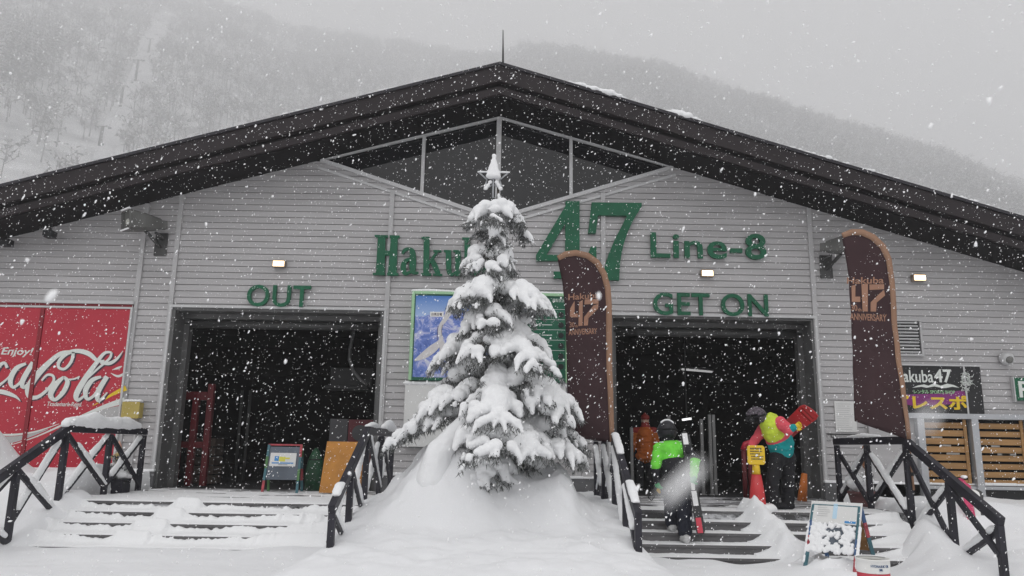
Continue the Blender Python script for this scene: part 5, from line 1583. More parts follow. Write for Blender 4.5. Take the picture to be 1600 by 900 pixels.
mb = MB(); mb.box(X0, xm2, 15.9, 16.5, DECK, Z1); mb.build('casing', M['dimgrey'], t, bevel=0.015)
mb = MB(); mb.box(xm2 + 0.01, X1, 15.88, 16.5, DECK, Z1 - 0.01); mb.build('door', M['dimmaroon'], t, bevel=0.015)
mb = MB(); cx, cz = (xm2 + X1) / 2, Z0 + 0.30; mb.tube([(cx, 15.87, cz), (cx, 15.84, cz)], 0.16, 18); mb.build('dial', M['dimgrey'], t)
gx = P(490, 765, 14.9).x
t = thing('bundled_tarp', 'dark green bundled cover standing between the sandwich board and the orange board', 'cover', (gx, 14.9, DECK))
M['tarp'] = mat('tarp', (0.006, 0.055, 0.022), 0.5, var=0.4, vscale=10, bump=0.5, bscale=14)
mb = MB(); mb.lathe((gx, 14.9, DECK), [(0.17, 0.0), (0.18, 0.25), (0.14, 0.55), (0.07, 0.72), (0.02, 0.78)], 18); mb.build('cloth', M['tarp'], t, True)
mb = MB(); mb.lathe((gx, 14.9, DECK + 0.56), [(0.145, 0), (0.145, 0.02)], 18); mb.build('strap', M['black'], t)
# right doorway: gate posts, lights
for i, (px, py0, lab) in enumerate(((987, 668, 'grey gate post left of the person in the orange jacket'), (1046, 650, 'grey gate post behind the head of the green jacketed skier'), (1097, 655, 'grey gate post right of the skier, left of a close pair'), (1110, 648, 'grey gate post, left one of the close pair'), (1116, 648, 'grey gate post, right one of the close pair'))):
    mb = MB(); x = P(px, 700, 15.6).x; z1 = P(px, py0, 15.6).z
    mb.box(x - 0.03, x + 0.03, 15.57, 15.63, DECK - 0.003, z1); mb.box(x - 0.06, x + 0.06, 15.54, 15.66, DECK - 0.003, DECK + 0.02)
    tag(mb.build('gate_post', M['dimsteel'], bevel=0.006), lab, 'gate post', 'gate posts in the right doorway')
def tube_light(a, b_, label, r):
    t = thing('ceiling_light', label, 'light', a)
    mb = MB(); mb.tube([a, b_], r, 8); mb.build('tube', M['hall_light'], t, True)
    mb = MB(); mb.bar(a + Vector((0, 0, r * 2.2)), b_ + Vector((0, 0, r * 2.2)), r * 4, r * 2); mb.build('fitting', M['dimgrey'], t)
M['hall_light'] = mat('hall_light', (0.8, 0.8, 0.8), 0.3, emit=((1, 1, 1), 0.35)); 
tube_light(P(1066, 577, 22), P(1112, 581, 24), 'dim tube light high inside the right doorway', 0.03)
M['hall_light2'] = M['hall_light']
a, b_ = P(1066, 656, 19), P(1080, 654, 19)
t = thing('small_light', 'short bright white light beside the skier inside the right doorway', 'light', a)
mb = MB(); mb.bar(a, b_, 0.05, 0.05); M['small_light'] = mat('small_light', (0.9, 0.9, 0.9), 0.3, emit=((1, 1, 1), 1.2)); mb.build('tube', M['small_light'], t)
mb = MB(); mb.bar((a + b_) / 2 + Vector((0, 0, 0.05)), ((a + b_) / 2) + Vector((0, 0, 2.2)), 0.03, 0.03); mb.build('stem', M['dimgrey'], t)
# red barrier behind the snowboarder
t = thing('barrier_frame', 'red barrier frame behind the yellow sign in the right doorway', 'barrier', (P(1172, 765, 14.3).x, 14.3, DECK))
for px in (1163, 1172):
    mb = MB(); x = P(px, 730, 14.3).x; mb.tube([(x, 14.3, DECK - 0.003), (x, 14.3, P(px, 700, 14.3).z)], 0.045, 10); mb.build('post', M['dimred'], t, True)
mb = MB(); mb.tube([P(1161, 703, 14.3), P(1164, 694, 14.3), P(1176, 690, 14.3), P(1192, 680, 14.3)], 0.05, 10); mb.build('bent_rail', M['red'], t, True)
cx_ = P(1256, 775, 14.2).x
t = thing('orange_marker', 'slim orange marker leaning by the right jamb of the right doorway', 'marker', (cx_, 14.2, DECK))
M['orange'] = mat('orange', (0.48, 0.13, 0.015), 0.5, var=0.15)
mb = MB(); mb.tube([(cx_ - 0.04, 14.2, DECK - 0.002), (cx_, 14.2, DECK + 0.25), (cx_ + 0.04, 14.22, DECK + 0.48)], [0.085, 0.07, 0.05], 14); mb.build('body', M['orange'], t, True)
mb = MB(); mb.tube([(cx_ + 0.04, 14.22, DECK + 0.48), (cx_ + 0.045, 14.22, DECK + 0.53)], [0.03, 0.02], 10); mb.build('knob', M['black'], t, True)

# yellow plate on a red cone
cb = P(1184, 789, 11.75); cb.z = DECK + 0.02
t = thing('cone_sign', 'yellow sign plate on a red traffic cone at the top of the right steps', 'cone sign', cb)
M['conered'] = mat('conered', (0.58, 0.045, 0.05), 0.4); M['coneyellow'] = mat('coneyellow', (0.80, 0.53, 0.03), 0.4, var=0.05)
mb = MB(); mb.lathe(cb, [(0.17, 0), (0.165, 0.03), (0.125, 0.06), (0.115, 0.12), (0.105, 0.25), (0.07, 0.50)], 24); mb.build('cone', M['conered'], t, True)
mb = MB(); mb.lathe(cb, [(0.062, 0.502), (0.055, 0.60), (0.05, 0.66)], 20); mb.build('neck', M['coneyellow'], t, True)
X0, X1, Z0, Z1 = rect(1168, 696, 1195, 726, 11.7)
mb = MB()
ch = 0.025
poly = [(X0 + ch, 11.69, Z0), (X1 - ch, 11.69, Z0), (X1, 11.69, Z0 + ch), (X1, 11.69, Z1 - ch), (X1 - ch, 11.69, Z1), (X0 + ch, 11.69, Z1), (X0, 11.69, Z1 - ch), (X0, 11.69, Z0 + ch)]
mb.prism(poly, 0.035); mb.build('plate', M['coneyellow'], t, bevel=0.006)
mb = MB()
for i, (u0, u1) in enumerate(((0.15, 0.8), (0.15, 0.85), (0.15, 0.7), (0.2, 0.9), (0.2, 0.85))):
    z = Z1 - 0.05 - i * 0.037
    x = X0 + (X1 - X0) * u0
    while x < X0 + (X1 - X0) * u1:
        wd = random.uniform(0.008, 0.02); mb.box(x, x + wd, 11.685, 11.6895, z - 0.008, z + 0.008 * (2 if i == 0 else 1)); x += wd + 0.006
M['ink'] = mat('ink', (0.10, 0.08, 0.04), 0.6); mb.build('small_print', M['ink'], t)
puff('snow_skirt', [(cb.x + 0.19 * math.cos(a), cb.y + 0.19 * math.sin(a), cb.z + 0.01, 0.09, 0.09, 0.06 + 0.03 * random.random()) for a in np.linspace(0, 6.28, 16)], 0.016, M['snow_fine'], t, 3, 0.006, 14)

# ------------------------------------------------------------------ planters
def sprigs(c, n, rad, mb):
    for _ in range(n):
        a = random.uniform(0, 6.28); o = Vector(c) + Vector((rad * random.random() * math.cos(a), rad * random.random() * math.sin(a), random.uniform(0, 0.10)))
        for _k in range(7):
            d = Vector((random.gauss(0, 0.7), random.gauss(0, 0.7), random.uniform(0.0, 0.9))).normalized() * random.uniform(0.05, 0.10)
            sd = d.cross(Vector((0.3, 0.5, 1))).normalized() * 0.009; s2 = d.cross(sd).normalized() * 0.009
            mb.add([o + sd, o - sd * .5 + s2, o - sd * .5 - s2, o + d], [(0, 1, 3), (1, 2, 3), (2, 0, 3)], 1 if random.random() < 0.45 else 0)
pcx = P(178, 765, 13.4); zc_ = DECK + 0.03
t = thing('planter', 'dark trough planter with snowy evergreen sprigs behind the far left handrail', 'planter', (pcx.x, 13.4, zc_))
mb = MB(); mb.box(pcx.x - 0.20, pcx.x + 0.20, 13.25, 13.55, zc_ - 0.1, zc_ + 0.16); mb.box(pcx.x - 0.215, pcx.x + 0.215, 13.235, 13.565, zc_ + 0.162, zc_ + 0.20); mb.build('trough', M['timber'], t, bevel=0.008)
puff('snow_load', [(pcx.x + random.uniform(-0.18, 0.18), 13.4 + random.uniform(-0.12, 0.10), zc_ + 0.24 + random.uniform(0, 0.16), 0.10, 0.09, 0.07) for _ in range(22)], 0.018, M['snow_fine'], t, 4, 0.012, 12)
mb = MB(); sprigs((pcx.x + 0.02, 13.28, zc_ + 0.30), 38, 0.20, mb); sprigs((pcx.x + 0.06, 13.35, zc_ + 0.46), 20, 0.12, mb); sprigs((pcx.x - 0.18, 13.28, zc_ + 0.24), 12, 0.08, mb); mb.build('sprigs', [M['needle'], M['needle_frost']], t, recalc=False)
fg = P(184, 720, 13.38)
t = thing('garden_ornament', 'small yellow and pink ornament sticking out of the left planter', 'ornament', (fg.x, 13.38, fg.z))
M['yel_soft'] = mat('yel_soft', (0.55, 0.42, 0.16), 0.6); M['pink_soft'] = mat('pink_soft', (0.62, 0.36, 0.28), 0.6)
mb = MB(); mb.tube([(fg.x, 13.38, fg.z - 0.25), (fg.x, 13.38, fg.z + 0.02)], [0.02, 0.02], 8); mb.build('stick', M['wood'], t, True)
o = puff('figure', chain((fg.x, 13.38, fg.z), (fg.x, 13.38, fg.z + 0.14), 0.05, 0.035) + [(fg.x, 13.38, fg.z + 0.2, 0.045, 0.04, 0.045)] + chain((fg.x - 0.05, 13.37, fg.z + 0.1), (fg.x - 0.1, 13.36, fg.z + 0.06), 0.02, 0.018), 0.010, M['yel_soft'], t, 2)
puff('cap', chain((fg.x, 13.38, fg.z + 0.235), (fg.x - 0.01, 13.38, fg.z + 0.33), 0.04, 0.012), 0.008, M['pink_soft'], t, 2)
pr = P(1347, 782, 13.3); zc_ = DECK + 0.02
t = thing('flower_pot', 'round reddish pot heaped with snow behind the right handrail', 'flower pot', (pr.x, 13.3, zc_))
M['terracotta'] = mat('terracotta', (0.16, 0.07, 0.07), 0.7, var=0.2)
mb = MB(); mb.lathe((pr.x, 13.3, zc_), [(0.15, -0.1), (0.19, 0.06), (0.215, 0.17), (0.225, 0.172), (0.225, 0.21), (0.19, 0.21)], 24); mb.build('pot', M['terracotta'], t, True)
puff('snow_load', [(pr.x + random.gauss(0, 0.09), 13.3 + random.gauss(0, 0.08), zc_ + 0.26 + abs(random.gauss(0, 0.10)), 0.105, 0.10, 0.085) for _ in range(26)], 0.02, M['snow_fine'], t, 4, 0.012, 10)
mb = MB(); sprigs((pr.x, 13.2, zc_ + 0.35), 22, 0.20, mb); mb.build('sprigs', [M['needle'], M['needle_frost']], t, recalc=False)
M['brown_soft'] = mat('brown_soft', (0.30, 0.13, 0.06), 0.6)
for (px, py), lab, hat in (((1352, 722), 'taller brown ornament with a snow cap in the right flower pot', 1), ((1357, 738), 'shorter dark ornament with a round snow cap in the right flower pot', 0)):
    c = P(px, py, 13.25 - 0.08 * (1 - hat))
    t = thing('garden_ornament', lab, 'ornament', c)
    mb = MB(); mb.tube([c - Vector((0, 0, 0.30)), c], 0.02, 8); mb.build('stick', M['wood'], t, True)
    puff('figure', chain(c - Vector((0, 0, 0.06)), c + Vector((0, 0, 0.08)), 0.055, 0.04), 0.010, M['brown_soft'] if hat else M['black'], t, 2)
    puff('snow_cap', [(c.x, c.y, c.z + 0.09, 0.06, 0.055, 0.05), (c.x + 0.01, c.y, c.z + 0.06, 0.055, 0.05, 0.035)], 0.010, M['snow_fine'], t, 2)
    if hat:
        puff('pointed_hat', chain(c + Vector((-0.03, 0, 0.10)), c + Vector((-0.02, 0, 0.26)), 0.035, 0.012), 0.008, M['brown_soft'], t, 2)

# skis and poles planted in the snow on the right
M['pink'] = mat('pink', (0.62, 0.06, 0.16), 0.4)
def ski(t, name, a, b_, wd, th, m, tip=True, side=(1, 0, 0)):
    a, b_ = Vector(a), Vector(b_)
    d = (b_ - a); L = d.length; d.normalize()
    s = (Vector(side) - d * d.dot(Vector(side))).normalized(); n = d.cross(s)
    prof = [(0, 0.45, 0.00), (0.03, 0.9, 0), (0.10, 1.0, 0), (0.5, 0.72, 0.0), (0.86, 1.08, 0.0), (0.93, 1.05, 0.012), (0.97, 0.8, 0.035), (1.0, 0.25, 0.06)]
    vs = []
    for u, w_, lift in prof:
        p = a + d * L * u + n * lift * (1 if tip else 0)
        vs += [p - s * wd / 2 * w_ - n * th / 2, p + s * wd / 2 * w_ - n * th / 2, p + s * wd / 2 * w_ + n * th / 2, p - s * wd / 2 * w_ + n * th / 2]
    k = len(prof)
    b = MB(); b.add(vs, [(4 * i + j, 4 * i + (j + 1) % 4, 4 * i + 4 + (j + 1) % 4, 4 * i + 4 + j) for i in range(k - 1) for j in range(4)] + [(3, 2, 1, 0), tuple(4 * (k - 1) + j for j in range(4))])
    return b.build(name, m, t, bevel=0.002)
a = P(1521, 818, 10.9); b_ = P(1507, 752, 11.0)
t = thing('ski_pair', 'pair of pink skis planted upright in the snow beyond the right handrail', 'skis', a)
ski(t, 'ski', a + Vector((-0.03, 0, -0.1)), b_ + Vector((-0.03, 0, 0.05)), 0.085, 0.015, M['pink']); ski(t, 'ski', a + Vector((0.03, 0.03, -0.1)), b_ + Vector((0.05, 0.03, -0.01)), 0.085, 0.015, M['pink'])
puff('snow_cap', [(b_.x, b_.y, b_.z + 0.06, 0.05, 0.04, 0.025)], 0.01, M['snow_fine'], t, 2)
a = P(1529, 820, 11.0); b_ = P(1524, 764, 11.1)
t = thing('ski_pair', 'pair of white and dark skis planted in the snow beside the pink ones', 'skis', a)
ski(t, 'ski', a + Vector((0, 0, -0.1)), b_, 0.10, 0.015, M['white']); ski(t, 'ski', a + Vector((0.06, 0.04, -0.1)), b_ + Vector((0.08, 0.04, 0)), 0.09, 0.015, M['metal_dark'])
p0, p1 = P(1520, 850, 10.2), P(1558, 828, 9.75)
t = thing('fallen_branch', 'thin dark branch poking from the snow below the right handrail', 'branch', p0)
mb = MB(); mb.tube([p0 + Vector((0, 0, 0)), p0.lerp(p1, 0.5) + Vector((0, 0, 0.02)), p1], [0.022, 0.018, 0.012], 6); mb.tube([p0.lerp(p1, 0.1), P(1531, 860, 10.1)], [0.016, 0.006], 5); mb.build('stem', M['bark'], t, True)

# ------------------------------------------------------------------ people
def figure(name, segs, mats, parent, voxel=0.009, passes=3):
    """one continuous body from tapered limbs; each face takes the cloth of the limb it lies on"""
    blobs = []
    for p, r0, q, r1, m_, *sq in segs: blobs += chain(p, q, r0, r1, 0.3)
    me = union_mesh(name, blobs, voxel, passes)
    k = len(me.polygons)
    c = np.empty(k * 3); me.polygons.foreach_get('center', c); c = c.reshape(-1, 3)
    best, idx = np.full(k, 1e9), np.zeros(k, int)
    for p, r0, q, r1, m_, *sq in segs:
        p_, q_ = np.array(p), np.array(q); d = q_ - p_; L2 = max(d @ d, 1e-9)
        t = np.clip(((c - p_) @ d) / L2, 0, 1)
        dist = np.linalg.norm(c - (p_ + t[:, None] * d), axis=1) - (r0 + (r1 - r0) * t)
        s = dist < best; best[s] = dist[s]; idx[s] = m_
    # cloth folds
    n = len(me.vertices)
    co = np.empty(n * 3); me.vertices.foreach_get('co', co); co = co.reshape(-1, 3)
    no = np.array([v.normal[:] for v in me.vertices])
    f = np.array([mnoise.noise(Vector((p[0] * 7, p[1] * 7, p[2] * 17))) + 0.5 * mnoise.noise(Vector(p) * 26) for p in co])
    co += no * (f * 0.0105)[:, None]
    me.vertices.foreach_set('co', co.ravel())
    me.transform(Matrix.Translation(-origin(parent)))
    me.materials.clear()
    for m_ in mats: me.materials.append(m_)
    me.polygons.foreach_set('material_index', idx.astype(np.int32))
    me.update()
    o = bpy.data.objects.new(name, me); COL.objects.link(o); o.parent = parent
    return o

def hand(w_, tip, side, m_, s=1.0):
    """palm, four bent fingers and a thumb"""
    w_, tip = Vector(w_), Vector(tip)
    d = (tip - w_).normalized(); sd = (Vector(side) - d * d.dot(Vector(side))).normalized(); n = d.cross(sd)
    out = [(w_, 0.036 * s, w_ + d * 0.07 * s, 0.040 * s, m_)]
    for i, L in enumerate((0.070, 0.080, 0.074, 0.058)):
        a = w_ + d * 0.075 * s + sd * (i - 1.5) * 0.026 * s; k = a + (d * 0.75 + n * 0.55) * L * 0.55 * s; e = k + (d * 0.15 + n * 0.95) * L * 0.5 * s
        out += [(a, 0.0135 * s, k, 0.0125 * s, m_), (k, 0.0125 * s, e, 0.0105 * s, m_)]
    a = w_ + d * 0.02 * s - sd * 0.035 * s; k = a + (d * 0.6 - sd * 0.6 + n * 0.3) * 0.05 * s
    out += [(a, 0.016 * s, k, 0.014 * s, m_), (k, 0.014 * s, k + (d * 0.8 + n * 0.5) * 0.035 * s, 0.011 * s, m_)]
    return out

def cloth(name, col, rough=0.75, bump=0.25): M[name] = mat(name, col, rough, var=0.12, vscale=9, bump=bump, bscale=60, spec=0.25); return M[name]
cloth('lime', (0.16, 0.62, 0.06)); cloth('navy', (0.014, 0.016, 0.026)); cloth('dark_jacket', (0.018, 0.018, 0.022)); cloth('boot', (0.45, 0.45, 0.45), 0.4, 0.05); cloth('glove_green', (0.08, 0.40, 0.16)); cloth('glove_yellow', (0.6, 0.36, 0.03))
cloth('skin', (0.50, 0.32, 0.24), 0.5, 0.02); cloth('rust', (0.42, 0.105, 0.015)); cloth('maroon', (0.25, 0.03, 0.025)); cloth('yellow_green', (0.55, 0.68, 0.06)); cloth('coral', (0.66, 0.09, 0.12)); cloth('teal', (0.01, 0.30, 0.31)); cloth('charcoal', (0.014, 0.014, 0.017)); cloth('helmet_dark', (0.02, 0.02, 0.024), 0.35, 0.02)
M['speckle'] = mat('speckle', (0.012, 0.012, 0.016), 0.7, var=0.0, vscale=38, col2=(0.16, 0.13, 0.16))

def helmet(parent, c, fwd, m_, rim=None):
    """shell open at the face, with goggles strap"""
    c = Vector(c); f = Vector(fwd).normalized(); u = (Vector((0, 0, 1)) - f * f.z).normalized(); s = f.cross(u)
    bl = []
    vs, fs = [], []
    R_ = 0.135
    import bmesh
    bm = bmesh.new(); bmesh.ops.create_uvsphere(bm, u_segments=28, v_segments=18, radius=1)
    me = bpy.data.meshes.new('shell')
    dele = [v for v in bm.verts if v.co.y > 0.35 and v.co.z < 0.22 or v.co.z < -0.72]
    bmesh.ops.delete(bm, geom=dele, context='VERTS')
    for v in bm.verts:
        x, y, z = v.co
        p = s * x * R_ * 0.93 + f * y * R_ * 1.10 + u * (z * R_ * 1.02 + 0.01)
        v.co = c + p - origin(parent)
    bm.to_mesh(me); bm.free()
    me.materials.append(m_)
    me.polygons.foreach_set('use_smooth', [True] * len(me.polygons))
    o = bpy.data.objects.new('helmet', me); COL.objects.link(o); o.parent = parent
    so = o.modifiers.new('t', 'SOLIDIFY'); so.thickness = 0.012; so.offset = 1
    b = MB()
    pts = [c + s * math.sin(a) * R_ * 1.03 - f * math.cos(a) * R_ * 1.20 + u * 0.02 for a in np.linspace(-2.2, 2.2, 24)]
    b.tube(pts, 0.016, 6); g = b.build('goggle_strap', M['charcoal'], o, True)
    b = MB(); q = c + f * R_ * 0.92 + u * 0.0
    b.bar(q - s * 0.075, q + s * 0.075, 0.05, 0.075, up=tuple(u)); b.build('goggles', M['black'], o, bevel=0.015)
    if rim:
        b = MB(); pts = [c + s * math.sin(a) * R_ * 0.90 + u * (math.cos(a) * R_ * 1.0 + 0.03) - f * 0.055 for a in np.linspace(-0.85, 0.85, 16)]
        b.tube(pts, 0.013, 6); b.build('snow_rim', rim, o, True)
    return o

# skier in the green jacket climbing the right steps, back to the camera
g = lambda px, py, Y: P(px, py, Y)
base = Vector((g(1066, 845, 10.87).x, 10.87, DECK - 3 * RISE))
t = thing('person', 'person in a bright green and black ski jacket climbing the right steps with skis', 'person', base)
hip, chest, neck, head = g(1058, 760, 10.96), g(1047, 706, 11.08), g(1043, 691, 11.16), g(1042, 675, 11.20)
shL, shR = g(1029, 701, 11.06), g(1069, 699, 11.02)
elL, wrL, hdL = g(1024.5, 728, 10.95), g(1026, 751, 11.0), g(1029, 766, 11.06)
elR, wrR = g(1086, 717, 10.86), g(1084, 742, 10.78)
hdR = g(1082, 754, 10.76)
hL, kL, aL = g(1049, 768, 10.97), g(1049, 797, 11.03), Vector((g(1050, 822, 11.12).x, 11.12, 0.45 + 0.13))
hR, kR, aR = g(1067, 768, 10.95), g(1070, 799, 10.90), Vector((g(1070, 830, 10.87).x, 10.87, 0.325 + 0.13))
bl_, gr_, pt_, bt_, gg_, gy_, sk_ = range(7)
segs = [(hip + Vector((0, 0, -0.02)), 0.185, hip.lerp(chest, 0.55), 0.195, bl_), (hip.lerp(chest, 0.62), 0.17, chest + Vector((0, 0.0, -0.02)), 0.165, gr_), (shL, 0.085, shR, 0.085, gr_), (chest.lerp(shL, 0.5), 0.13, chest.lerp(shR, 0.5), 0.13, gr_),
        (chest, 0.12, neck, 0.09, bl_), (neck, 0.088, head + Vector((0, 0, -0.03)), 0.086, bl_), (head + Vector((0, 0.045, -0.03)), 0.075, head + Vector((0, 0.07, -0.055)), 0.055, sk_), (head + Vector((0, 0.11, -0.02)), 0.018, head + Vector((0, 0.135, -0.035)), 0.014, sk_),
        (shL, 0.085, elL, 0.07, gr_), (elL, 0.068, wrL, 0.05, bl_), (shR, 0.085, elR, 0.075, bl_), (elR, 0.075, wrR, 0.055, gr_),
        (hL, 0.115, kL, 0.10, pt_), (kL, 0.10, aL, 0.098, pt_), (hR, 0.115, kR, 0.102, pt_), (kR, 0.102, aR + Vector((0, 0, 0.03)), 0.10, pt_), (hL, 0.12, hR, 0.12, pt_), (hip, 0.155, hip + Vector((0, 0, -0.06)), 0.145, pt_),
        (aL - Vector((0, 0.06, 0.075)), 0.055, aL + Vector((0, 0.15, -0.08)), 0.05, bt_), (aR - Vector((0, 0.09, 0.072)), 0.058, aR + Vector((0, 0.12, -0.078)), 0.052, bt_), (aR, 0.075, aR - Vector((0, 0.02, 0.06)), 0.07, bt_)]
segs += hand(wrL, hdL, (0, 1, 0), gg_) + hand(wrR, hdR, (0, 1, 0), gg_)
segs += [(hdL - Vector((0, 0, 0.0)), 0.03, hdL + Vector((0.012, 0, -0.03)), 0.022, gy_)]
figure('body', segs, [M['dark_jacket'], M['lime'], M['navy'], M['boot'], M['glove_green'], M['glove_yellow'], M['skin']], t)
helmet(t, head, (0, 1, -0.15), M['helmet_dark'], M['snow_fine'])
puff('shoulder_snow', [(c.x + random.gauss(0, 0.03), c.y + random.gauss(0, 0.02), c.z + 0.085, 0.02, 0.018, 0.010) for c in (shL, shL.lerp(shR, 0.2), shL.lerp(shR, 0.8), shR, head + Vector((0, -0.02, 0.055))) for _ in range(4)], 0.007, M['snow_fine'], t, 1)
mb = MB(); mb.bar(hip + Vector((-0.16, -0.14, 0.05)), hip + Vector((0.16, -0.14, 0.05)), 0.02, 0.015); mb.bar(hip + Vector((-.02, -.155, -.12)), hip + Vector((-.02, -.15, -.22)), 0.012, 0.03); mb.build('jacket_hem', M['charcoal'], t)
s0, s1 = g(1069, 674, 10.98), g(1095, 838, 10.66)
sk = thing('ski_pair', 'pair of white, black and red skis carried upright by the person in green', 'skis', s1)
M['ski_white'] = mat('ski_white', (0.74, 0.74, 0.74), 0.35); M['ski_black'] = mat('ski_black', (0.03, 0.03, 0.032), 0.3)
dS = (s1 - s0)
for off in (Vector((-0.005, 0.0, 0)), Vector((0.03, 0.04, 0.02))):
    ski(sk, 'ski', s1 + off, s0 + off, 0.10, 0.014, M['ski_black'], side=(1, 0.2, 0))
mb = MB()
def plate(u0, u1, m_, nm, wd=0.085):
    b = MB(); b.bar(s0 + dS * u0 + Vector((-0.003, -0.012, 0)), s0 + dS * u1 + Vector((-0.003, -0.012, 0)), wd, 0.004, up=(0, -1, 0)); b.build(nm, m_, sk)
plate(0.02, 0.13, M['ski_white'], 'tip_graphic', 0.07); plate(0.58, 0.72, M['ski_white'], 'white_band', 0.075); plate(0.83, 0.97, M['pailred'], 'red_tail', 0.08)
mb = MB(); c = s0 + dS * 0.50; mb.bar(c + Vector((0, -0.03, 0.08)), c + Vector((0, -0.03, -0.10)), 0.05, 0.05, up=(0, -1, 0)); mb.bar(c + Vector((0.02, -0.03, -0.18)), c + Vector((0.02, -0.03, -0.26)), 0.055, 0.05, up=(0, -1, 0)); mb.build('binding', M['white'], sk, bevel=0.006)
mb = MB(); mb.tube([g(1024, 764, 11.0), g(1016, 770, 11.0), g(1013, 778, 11.0), g(1018, 782, 11.0), g(1023, 776, 11.0)], 0.008, 6)
tag(mb.build('pole_strap', M['black'], smoothed=True), 'thin dark loop hanging from the left glove of the person in green', 'strap')

# snowboarder bent forward at the top of the right steps
base = Vector((g(1218, 792, 12.0).x, 12.0, DECK))
t = thing('person', 'snowboarder in a lime, coral and teal jacket bending forward by the right doorway', 'person', base)
hip, chest, neck, head = g(1223, 705, 12.05), g(1205, 667, 11.95), g(1193, 660, 11.92), g(1182, 652, 11.90)
shN, shF = g(1219, 661, 11.78), g(1192, 672, 12.08)
elN, wrN, hdN = g(1232, 672, 11.66), g(1240, 668, 11.60), g(1249, 664, 11.58)
elF, wrF, hdF = g(1178, 690, 12.0), g(1172, 702, 11.9), g(1174, 711, 11.86)
hL, kL, aL = g(1215, 715, 11.98), g(1207, 750, 11.88), Vector((g(1206, 780, 11.95).x, 11.95, DECK + 0.13))
hR, kR, aR = g(1231, 715, 12.10), g(1231, 752, 12.05), Vector((g(1231, 783, 12.10).x, 12.10, DECK + 0.13))
ye_, co_, te_, pa_, bo_, gl_, skn, sp_ = range(8)
segs = [(hip.lerp(chest, 0.45) + Vector((0.02, -0.02, 0)), 0.195, chest + Vector((0.01, 0, 0)), 0.185, co_), (chest + Vector((-0.02, -0.05, 0.04)), 0.175, chest.lerp(hip, 0.40) + Vector((-0.05, -0.075, 0.06)), 0.175, ye_), (hip.lerp(chest, 0.12), 0.192, hip.lerp(chest, 0.36) + Vector((0.02, -0.02, 0)), 0.205, te_),
        (hip, 0.15, hip.lerp(chest, 0.1), 0.155, pa_), (neck, 0.075, chest, 0.12, ye_), (neck, 0.07, head, 0.08, skn), (head + Vector((-0.05, -0.02, -0.03)), 0.072, head + Vector((-0.085, -0.03, -0.05)), 0.055, skn), (head + Vector((-0.12, -0.04, -0.02)), 0.017, head + Vector((-0.145, -0.045, -0.035)), 0.013, skn),
        (shN, 0.105, elN, 0.085, co_), (elN, 0.072, wrN, 0.055, te_), (shF, 0.085, elF, 0.07, co_), (elF, 0.068, wrF, 0.05, co_), (shN, 0.1, shF, 0.1, co_),
        (hL, 0.12, kL, 0.10, pa_), (kL, 0.10, aL + Vector((0, 0, .02)), 0.105, pa_), (hR, 0.12, kR, 0.10, pa_), (kR, 0.10, aR + Vector((0, 0, .02)), 0.105, pa_), (hL, 0.125, hR, 0.125, pa_),
        (aL - Vector((-0.05, 0, 0.075)), 0.058, aL + Vector((-0.15, -0.03, -0.078)), 0.052, bo_), (aR - Vector((-0.05, 0, 0.075)), 0.058, aR + Vector((-0.15, -0.03, -0.078)), 0.052, bo_)]
segs += hand(wrN, hdN, (0, 0, 1), gl_) + hand(wrF, hdF, (0, 1, 0), sp_)
figure('body', segs, [M['yellow_green'], M['coral'], M['teal'], M['charcoal'], M['dark_jacket'], M['yellow'], M['charcoal'], M['speckle']], t)
helmet(t, head, (-1, -0.2, -0.25), M['speckle'])
A, B = g(1272, 637, 11.45), g(1226, 676, 12.35)
bd = thing('snowboard', 'red snowboard carried under the arm of the bending snowboarder', 'snowboard', (A + B) / 2)
M['boardred'] = mat('boardred', (0.55, 0.035, 0.04), 0.3, var=0.1)
dB = (B - A).normalized(); LB = 1.48; B = A + dB * LB
sB = (Vector((0.72, 0.0, -0.70)) - dB * dB.dot(Vector((0.72, 0.0, -0.70)))).normalized(); nB = dB.cross(sB)
prof = [(0.0, 0.15), (0.015, 0.5), (0.05, 0.85), (0.12, 1.0), (0.3, 0.92), (0.5, 0.86), (0.7, 0.92), (0.88, 1.0), (0.95, 0.85), (0.985, 0.5), (1.0, 0.15)]
def bpt(u, v, n_): return A + dB * LB * u + sB * v * 0.148 + nB * (n_ + 0.05 * max(0, 1 - u / 0.12) ** 2 + 0.05 * max(0, (u - 0.88) / 0.12) ** 2)
vs = []
for u, w_ in prof: vs += [bpt(u, -w_, -.006), bpt(u, w_, -.006), bpt(u, w_, .006), bpt(u, -w_, .006)]
mb = MB(); k = len(prof)
mb.add(vs, [(4 * i + j, 4 * i + (j + 1) % 4, 4 * i + 4 + (j + 1) % 4, 4 * i + 4 + j) for i in range(k - 1) for j in range(4)] + [(3, 2, 1, 0), tuple(4 * (k - 1) + j for j in range(4))])
mb.build('deck', M['boardred'], bd, smoothed=False)
mb = MB()
for u in (0.05, 0.11, 0.17):
    for sg_ in (-1, 1): mb.add([bpt(u, -0.8, sg_ * .0075), bpt(u + 0.022, -0.8, sg_ * .0075), bpt(u + 0.05, 0.8, sg_ * .0075), bpt(u + 0.028, 0.8, sg_ * .0075)], [(0, 1, 2, 3)])
mb.build('dark_stripe', M['maroon'], bd)
for u in (0.36, 0.66):
    mb = MB(); c = bpt(u, 0, -0.02); mb.bar(c - sB * 0.12, c + sB * 0.12, 0.14, 0.03, up=tuple(nB)); c2 = bpt(u, 0.5, -0.10); mb.bar(c2 - dB * 0.06, c2 + dB * 0.06, 0.03, 0.15, up=tuple(nB)); mb.build('binding', M['black'], bd, bevel=0.008)

